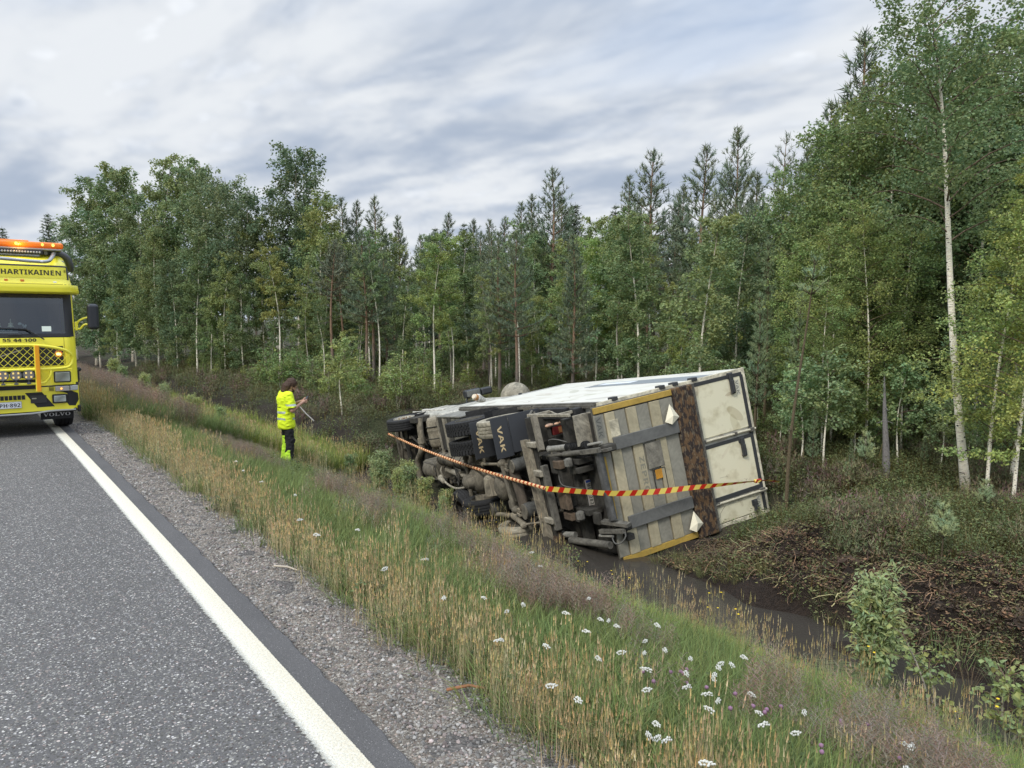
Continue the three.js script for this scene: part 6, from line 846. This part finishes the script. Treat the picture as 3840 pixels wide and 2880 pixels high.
  scatter('bent_grass', 'reddish purple haze of flowering bent grass on the slope', 'verge grasses', stemTuft(425, { n: 12, h: .46, r: .12, lean: .3, w: .003, panicle: .15, stem: [.23, .20, .08], head: [.24, .17, .125], leaves: 9 }).build(), stalkMat, purple);
  scatter('leafy_herbs', 'low leafy herbs among the grass', 'verge herbs', herbTuft(430, { n: 26, r: .12, h: .2, leaf: .045 }).build(), leafMat, herb, 'herbs');
  { // yellow buttercups
    const L = herbTuft(433, { n: 8, r: .06, h: .14, leaf: .03, stems: 0 }), q = rng(3); for (const c of [0, 1, 2]) for (let i = 0; i < L.c.length && !c; i += 3) { L.c[i] *= .14; L.c[i + 1] *= .2; L.c[i + 2] *= .06; }
    for (let i = 0; i < 2; i++) { const x = (q() - .5) * .1, z = (q() - .5) * .1, h = .3 + q() * .14; L.blade(V(0, 0, 0), V(x, h, z).normalize(), V(1, 0, .3).normalize(), h, .004, [.14, .2, .05]); for (let k = 0; k < 6; k++) { const a = k * 1.05; L.tri(V(x, h, z), V(x + Math.cos(a) * .0095, h + .005, z + Math.sin(a) * .0095), V(x + Math.cos(a + 1) * .0095, h + .005, z + Math.sin(a + 1) * .0095), [.75, .55, .03]); } }
    scatter('buttercups', 'small yellow buttercups scattered low on the slope', null, L.build(), stalkMat, butter, 'wildflowers');
  }
  // bog floor
  for (let i = 0; i < 52000; i++) {
    const s = -3 + 52 * Math.pow(R(), 1.35), t = 7.7 + 15 * Math.pow(R(), 1.2) + (s > 18 ? R() * 12 : 0); if (inTruck(s, t)) continue; const p = RD(s, t), ax = Math.atan2(p.x, -p.z); if (ax < -.7 || ax > .72 || -p.z < 2) continue;
    if (s < 9 && t > 9.4 && t < 12 && R() < .35) bog.push([s, t, .8 + R() * .5, jit([.15, .19, .07])]);
    const torn = clamp(tornAt(s, t), 0, 1), n = fbm2(s * .5 + 4, t * .5, 3), k = (.75 + R() * .7) * (1 + s * .012); if (t < 8.42 + .2 * n) continue;
    if (R() < torn * 1.05) { if (R() < .26) roots.push([s, t, .7 + R() * .9, jit(R() < .45 ? [.22, .145, .085] : R() < .6 ? [.095, .062, .042] : [.27, .25, .12], .35), .02]); if (R() < .24) bog.push([s, t, k * .5, jit([.17, .19, .085])]); continue; }
    if (R() > .75) continue;
    if (n + (R() - .5) * .5 > .3) heath.push([s, t, k, jit(R() < .25 ? [.19, .125, .11] : [.17, .16, .085])]); else bog.push([s, t, k, jit(R() < .3 ? [.2, .22, .08] : [.15, .19, .07])]);
    if (R() < .05) sedge.push([s, t, k, jit([.24, .22, .10])]);
  }
  scatter('bog_shrubs', 'low green blueberry scrub covering the bog and the far bank', null, herbTuft(440, { n: 64, r: .19, h: .26, leaf: .034, narrow: .5, stems: 8 }).build(), leafMat, bog, 'ground cover');
  { const Rh = rng(441), L = new Leaves(); for (let i = 0; i < 34; i++) { const a = Rh() * 6.3, p = V(Math.cos(a) * .12 * Rh(), 0, Math.sin(a) * .12 * Rh()), d = V(Math.cos(a) * .6 * Rh(), 1, Math.sin(a) * .6 * Rh()).normalize(), h = .2 + Rh() * .14; L.blade(p, d, V(-Math.sin(a), 0, Math.cos(a)), h, .004, [.7, .6, .5]); for (let k = 0; k < 5; k++) { const q = p.clone().addScaledVector(d, h * (.4 + .6 * Rh())); L.blade(q, sph(Rh).add(d).normalize(), V(Math.sin(a), 0, -Math.cos(a)), .05, .013, [.8 + Rh() * .4, .8 + Rh() * .4, 1]); } }
    scatter('heather', 'brown and purplish heather on the hummocks of the bog', null, L.build(), stalkMat, heath, 'ground cover'); }
  { const Rr = rng(445), L = new Leaves(); for (let i = 0; i < 9; i++) { let p = V((Rr() - .5) * .3, Rr() * .08, (Rr() - .5) * .3), d = sph(Rr); d.y *= .45; const b = .6 + Rr() * .7; for (let k = 0; k < 4; k++) { const e = p.clone().addScaledVector(d, .03 + Rr() * .045), s = V(-d.z, .5, d.x).normalize().multiplyScalar(.002 + Rr() * .0025); L.tri(p.clone().add(s), p.clone().sub(s), e, [b, b, b]); L.tri(p.clone().sub(s), e.clone().sub(s), e.clone().add(s), [b, b, b]); p = e; d.add(sph(Rr).multiplyScalar(.7)); d.y -= .12; d.normalize(); } }
    scatter('torn_roots', 'torn brown roots and moss strands strewn over the churned peat', null, L.build(), stalkMat, roots, 'debris'); }
  { // clods of torn peat and shredded leaf litter
    const Rc = rng(447), clods = [], flakes = []; const g = new THREE.IcosahedronGeometry(1, 2), p = g.attributes.position; for (let i = 0; i < p.count; i++) { const v = V().fromBufferAttribute(p, i), f = .8 + .38 * n3(v.x * 1.4, v.y * 1.4, v.z * 1.4) + .16 * n3(v.x * 4, v.y * 4, v.z * 4); p.setXYZ(i, v.x * f, v.y * f * .7, v.z * f); } g.deleteAttribute('uv'); g.computeVertexNormals();
    for (let i = 0; i < 30000; i++) { const s = -2 + R() * 14, t = 8.3 + R() * 2.8; if (R() > tornAt(s, t) || inTruck(s, t)) continue; if (i % 26 === 0) clods.push([s, t, .04 + .15 * Rc() * Rc() * Rc(), jit([.05, .032, .022], .4)]); else if (i % 2) flakes.push([s, t, .7 + Rc() * .6, jit(Rc() < .4 ? [.16, .10, .055] : Rc() < .6 ? [.07, .045, .03] : [.15, .15, .06], .4), .01]); }
    scatter('peat_clods', 'dark clods of torn peat on the far bank of the ditch', null, g, new THREE.MeshStandardMaterial({ roughness: 1 }), clods, 'soil');
    const L = herbTuft(448, { n: 16, r: .14, h: .05, leaf: .045, narrow: .35, stems: 0 }); scatter('leaf_litter', 'shredded brown leaves and moss on the churned bank', null, L.build(), stalkMat, flakes, 'debris');
  }
  for (let i = 0; i < 150; i++) { const s = -1 + R() * 4.2, t = 6.5 + R() * 1.9; sedge.push([s, t, .5 + R() * .6, jit(R() < .6 ? [.2, .26, .10] : [.2, .17, .10]), .0]); }
  for (let i = 0; i < 60; i++) { const s = 3.4 + R() * 4, t = 8.25 + R() * .3; sedge.push([s, t, .35 + R() * .4, jit([.23, .24, .10])]); }
  scatter('sedge', 'pale sedge tufts in the bog', null, bladeTuft(450, { n: 24, h: .42, w: .006, r: .08, lean: .6 }).build(), grassMat, sedge);
}
{ // flowers one can count
  const fm = mat(.62, .62, .56, .85), stemM = mat(.14, .18, .06, .9, { side: THREE.DoubleSide }), cm = mat(.27, .15, .23, .9);
  const R = rng(501); let proto = null;
  const yarrow = () => {
    const o = thing('yarrow_flower', '', 'wildflower'), L = new Leaves(); L.blade(V(-.004, 0, 0), V(0, 1, 0), V(1, 0, 0), .47, .007, [1, 1, 1]); L.blade(V(.0, 0, .002), V(0, 1, 0), V(0, 0, 1), .47, .007, [1, 1, 1]);
    for (let i = 0; i < 8; i++) { const a = i * 2.4; L.leaf(V(0, .05 + i * .035, 0), V(Math.cos(a), .5, Math.sin(a)).normalize(), V(0, 1, 0), .07, .014, [1, 1, 1]); }
    const flo = []; const q = rng(502); for (let i = 0; i < 17; i++) { const a = i * 2.4, r = .0105 * Math.sqrt(i), x = Math.cos(a) * r, z = Math.sin(a) * r, y = .46 - r * r * 5 + (q() - .5) * .008; flo.push(put(new THREE.SphereGeometry(.0088, 6, 4).scale(1, .55, 1), x, y, z)); L.tri(V(0, .38, 0), V(.002, .38, 0), V(x, y, z), [1, 1, 1]); }
    obj('stem', L.build(), stemM, o); obj('flower_head', flo, fm, o); return o;
  };
  const clover = () => { const o = thing('clover_flower', '', 'wildflower'), L = herbTuft(510, { n: 9, r: .07, h: .12, leaf: .03, narrow: .8, stems: 0 }); for (let i = 0; i < L.c.length; i++) L.c[i] = 1; L.blade(V(0, 0, 0), V(.08, 1, 0).normalize(), V(0, 0, 1), .3, .006, [1, 1, 1]); obj('stem', L.build(), stemM, o); const h = ball(.012, .024, .3, 0, 1, 1, 1, 8, 6); const p = h.attributes.position; for (let i = 0; i < p.count; i++) { const f = 1 + .2 * n3(p.getX(i) * 300, p.getY(i) * 300, p.getZ(i) * 300); p.setXYZ(i, .024 + (p.getX(i) - .024) * f, .3 + (p.getY(i) - .3) * f, p.getZ(i) * f); } obj('flower_head', h, cm, o); return o; };
  const pixels = [[2425, 2480], [2440, 2400], [2455, 2475], [2470, 2385], [2675, 2470], [2690, 2515], [2700, 2500], [2830, 2470], [2560, 2515], [2640, 2555], [2720, 2530], [2770, 2575], [2560, 2585], [2675, 2665], [2850, 2670], [2525, 2735], [2510, 2700], [2535, 2765], [2470, 2755], [2620, 2720], [2900, 2755], [2990, 2650], [2985, 2730], [3200, 2695], [3390, 2785], [3430, 2790], [3490, 2850], [2985, 2795], [2770, 2840], [3320, 2865], [2000, 2085], [1965, 2180], [1990, 2230], [1915, 2300], [2110, 2300], [2125, 2270], [2230, 2260], [2250, 2300], [2280, 2335], [2350, 2340], [2300, 2360], [2430, 2350], [2190, 2385], [2160, 2270], [2320, 2430], [2385, 2430], [2745, 2465], [2600, 2545], [2605, 2500], [2785, 2490], [1800, 2230], [1610, 2115], [1425, 2140], [1200, 2010], [1115, 1985], [1760, 2060], [2030, 2100], [1120, 1860], [895, 1755], [1010, 1775], [870, 1740], [985, 1800], [1330, 2000], [1530, 2060], [2462, 2760], [1595, 2070], [1640, 2240], [2085, 2590], [2060, 2580], [2430, 2600], [2215, 2690], [3060, 2860], [2660, 2860], [2720, 2640], [2835, 2560], [2310, 2500], [2250, 2455], [2030, 2420], [1880, 2405], [2555, 2660]];
  const near = (k, px, py, hh) => { let last = null; for (let d = 2.4; d < 22; d += .04) { const q = seen(px * 2212 / 3840, py * 2212 / 3840, d), [s, t] = ST(q.x, q.z); if (t < 2.1 || t > 7) continue; if (q.y <= ground(s, t) + hh) { last = [s, t]; break; } } return last; };
  pixels.forEach(([x, y], i) => { if (i % 4 === 3) return; const p = near(0, x, y, .44); if (!p) return; let o; if (!proto) o = proto = yarrow(); else o = copyOf(proto); o.position.copy(onGround(p[0], p[1], -.02)); o.rotation.set((R() - .5) * .3, R() * 6, (R() - .5) * .3); const k = .85 + R() * .45; o.scale.set(k * .31, .9 + R() * .2, k * .62); tag(o, 'white yarrow flower standing in the verge grass', 'wildflower', 'white yarrow in the verge'); });
  let pc = null; for (const [x, y] of [[2530, 2555], [2560, 2550], [2405, 2565], [2555, 2560], [2740, 2635], [2840, 2690], [2880, 2690], [2720, 2690], [2935, 2680], [3160, 2730], [2635, 2615], [2590, 2600], [3240, 2760], [3365, 2870], [3090, 2830], [3070, 2850], [2455, 2585], [2860, 2700], [2580, 2555], [3150, 2745]]) { const p = near(0, x, y, .29); if (!p) continue; let o; if (!pc) o = pc = clover(); else o = copyOf(pc); o.position.copy(onGround(p[0], p[1], .04)); o.rotation.y = R() * 6; tag(o, 'purple clover flower in the verge grass near the bottom edge', 'wildflower', 'purple clover in the verge'); }
}
{ // willows and seedlings by the ditch
  const bush = (name, kind, s, t, h, label, turn = 0, cat = 'bush') => tree(name, kind, onGround(s, t, -.03), h, label, cat, null, turn);
  const R = rng(531);
  bush('willow_bush', 'willow', 3.25, 7.0, 1.35, 'tall grey green willow shoots standing at the edge of the ditch water', 1);
  const one = (kind) => kind;
  const seed = (s, t, H, label, o, sd) => { const sh = birchShape(sd, H, { stems: 2, n: 190, leaf: .046, narrow: .85, crown: .2, spread: .2, branches: 9, r: .008, colour: [.20, .245, .085], darkStem: .7, wobble: .05, up: 1, ...o }); const g = thing('birch_seedling', label, 'seedling', onGround(s, t, -.02)); obj('stem', sh.wood, birchWoodMat, g); obj('leaves', sh.crown, leafMat, g); };
  seed(2.5, 6.62, .92, 'young birch with pale round leaves, alone on the ditch edge right of the bent grass', {}, 541);
  seed(1.86, 6.35, .8, 'pale leafed young birch cut by the lower right corner', { n: 230 }, 542);
  seed(7.8, 7.0, .62, 'thin green forked stem before the muddy bumper beam', { n: 50, leaf: .045, narrow: .5, colour: [.16, .2, .06] }, 543);
  const wl = ['willow bush in the grass under the front of the lying truck', 'second willow bush left of the truck’s front bumper', 'low willow shoots right of the ribbed wheel guard'];
  [[12.6, 7.0, .8], [13.6, 6.9, .9], [10.9, 6.75, .5]].forEach(([s, t, h], i) => bush('willow_bush', 'willow', s, t, h * 1.1, wl[i], i));
  const fw = [[11.8, 6.9, .75], [12.2, 6.55, .7], [14.4, 7.2, .8], [13.1, 7.3, 1.0], [11.3, 7.05, .7], [12.9, 6.5, .75], [14.9, 6.8, .7]]; fw.forEach(([s, t, h]) => { const o = bush('willow_bush', 'willow', s, t, h, 'grey green willow shoots in the dense clump below the truck front', R() * 6); o.userData.group = 'willow clump below the truck front'; });
  for (const [s, t, h] of [[24.5, 5.0, .9], [26, 5.4, 1], [28, 5.2, 1.1], [23, 5.6, .8], [31, 5.8, 1.1], [34, 5.6, 1.2], [39.5, 6.2, 1.5], [21.5, 5.9, .8], [25.2, 6, .9]]) { const o = bush('willow_bush', 'willow', s, t, h, 'light green willow shoots along the top of the far verge', R() * 6); o.userData.group = 'willow shoots of the far verge'; }
  { // long grass bent over the water
    const L = new Leaves(), q = rng(551); for (let i = 0; i < 240; i++) { const p = V((q() - .5) * .34, 0, (q() - .5) * .3), A = 2.7 + (q() - .5) * 1.0, h = .45 + q() * .5, m = p.clone().add(V(Math.cos(A) * h * .45, h * .42, -Math.sin(A) * h * .2)), e = m.clone().add(V(Math.cos(A) * h * .6, h * (.1 - q() * .2), -Math.sin(A) * h * .15)), s = V(0, .2, 1).normalize().multiplyScalar(.004), b = .8 + q() * .5, c = [.19 * b, .26 * b, .10 * b]; L.tri(p.clone().sub(s), p.clone().add(s), m.clone().add(s), c); L.tri(p.clone().sub(s), m.clone().add(s), m.clone().sub(s), c); L.tri(m.clone().sub(s), m.clone().add(s), e, c); }
    const g = thing('bent_grass_clump', 'long green grass clump bent over the ditch water beside the willow shoots', 'grass clump', onGround(2.9, 6.8, .02)); obj('blades', L.build(), grassMat, g);
  }
  // two dry pieces by the gravel and a pale fallen branch behind the person
  const st = thing('dry_stick', 'short pale stick lying on the gravel against the grass', 'stick', onGround(5.75, 2.0, .02)); obj('stick', [cyl([-.11, .01, -.05], [.02, .02, .0], .009, .008, 7), cyl([.02, .02, 0], [.12, .012, .06], .008, .005, 7)], mat(.48, .42, .33, .9), st);
  const bk = thing('bark_strip', 'reddish brown strip of bark at the grass edge', 'bark', onGround(3.2, 2.12, .03)); obj('strip', [bx(.13, .012, .022, -.05, .012, 0, .005, [0, .2, .1]), bx(.1, .01, .018, .05, .012, -.012, .004, [0, -.1, -.12])], mat(.28, .12, .055, .9), bk);
  const a = seen(641, 870, 21), b = seen(678, 902, 20.5), br = thing('fallen_branch', 'bare grey fallen branch leaning behind the person’s hands', 'branch', b); const wd = new Wood(), d = a.clone().sub(b); wd.limb([V(0, -.1, 0), d.clone().multiplyScalar(.35).add(V(-.06, -.03, 0)), d.clone().multiplyScalar(.75).add(V(-.04, 0, 0)), d.clone().multiplyScalar(1.3)], [.02, .019, .016, .008], 7, () => [.5, .48, .44]); obj('branch', wd.build(), pineWoodMat, br);
}
renderer.render(scene, camera);
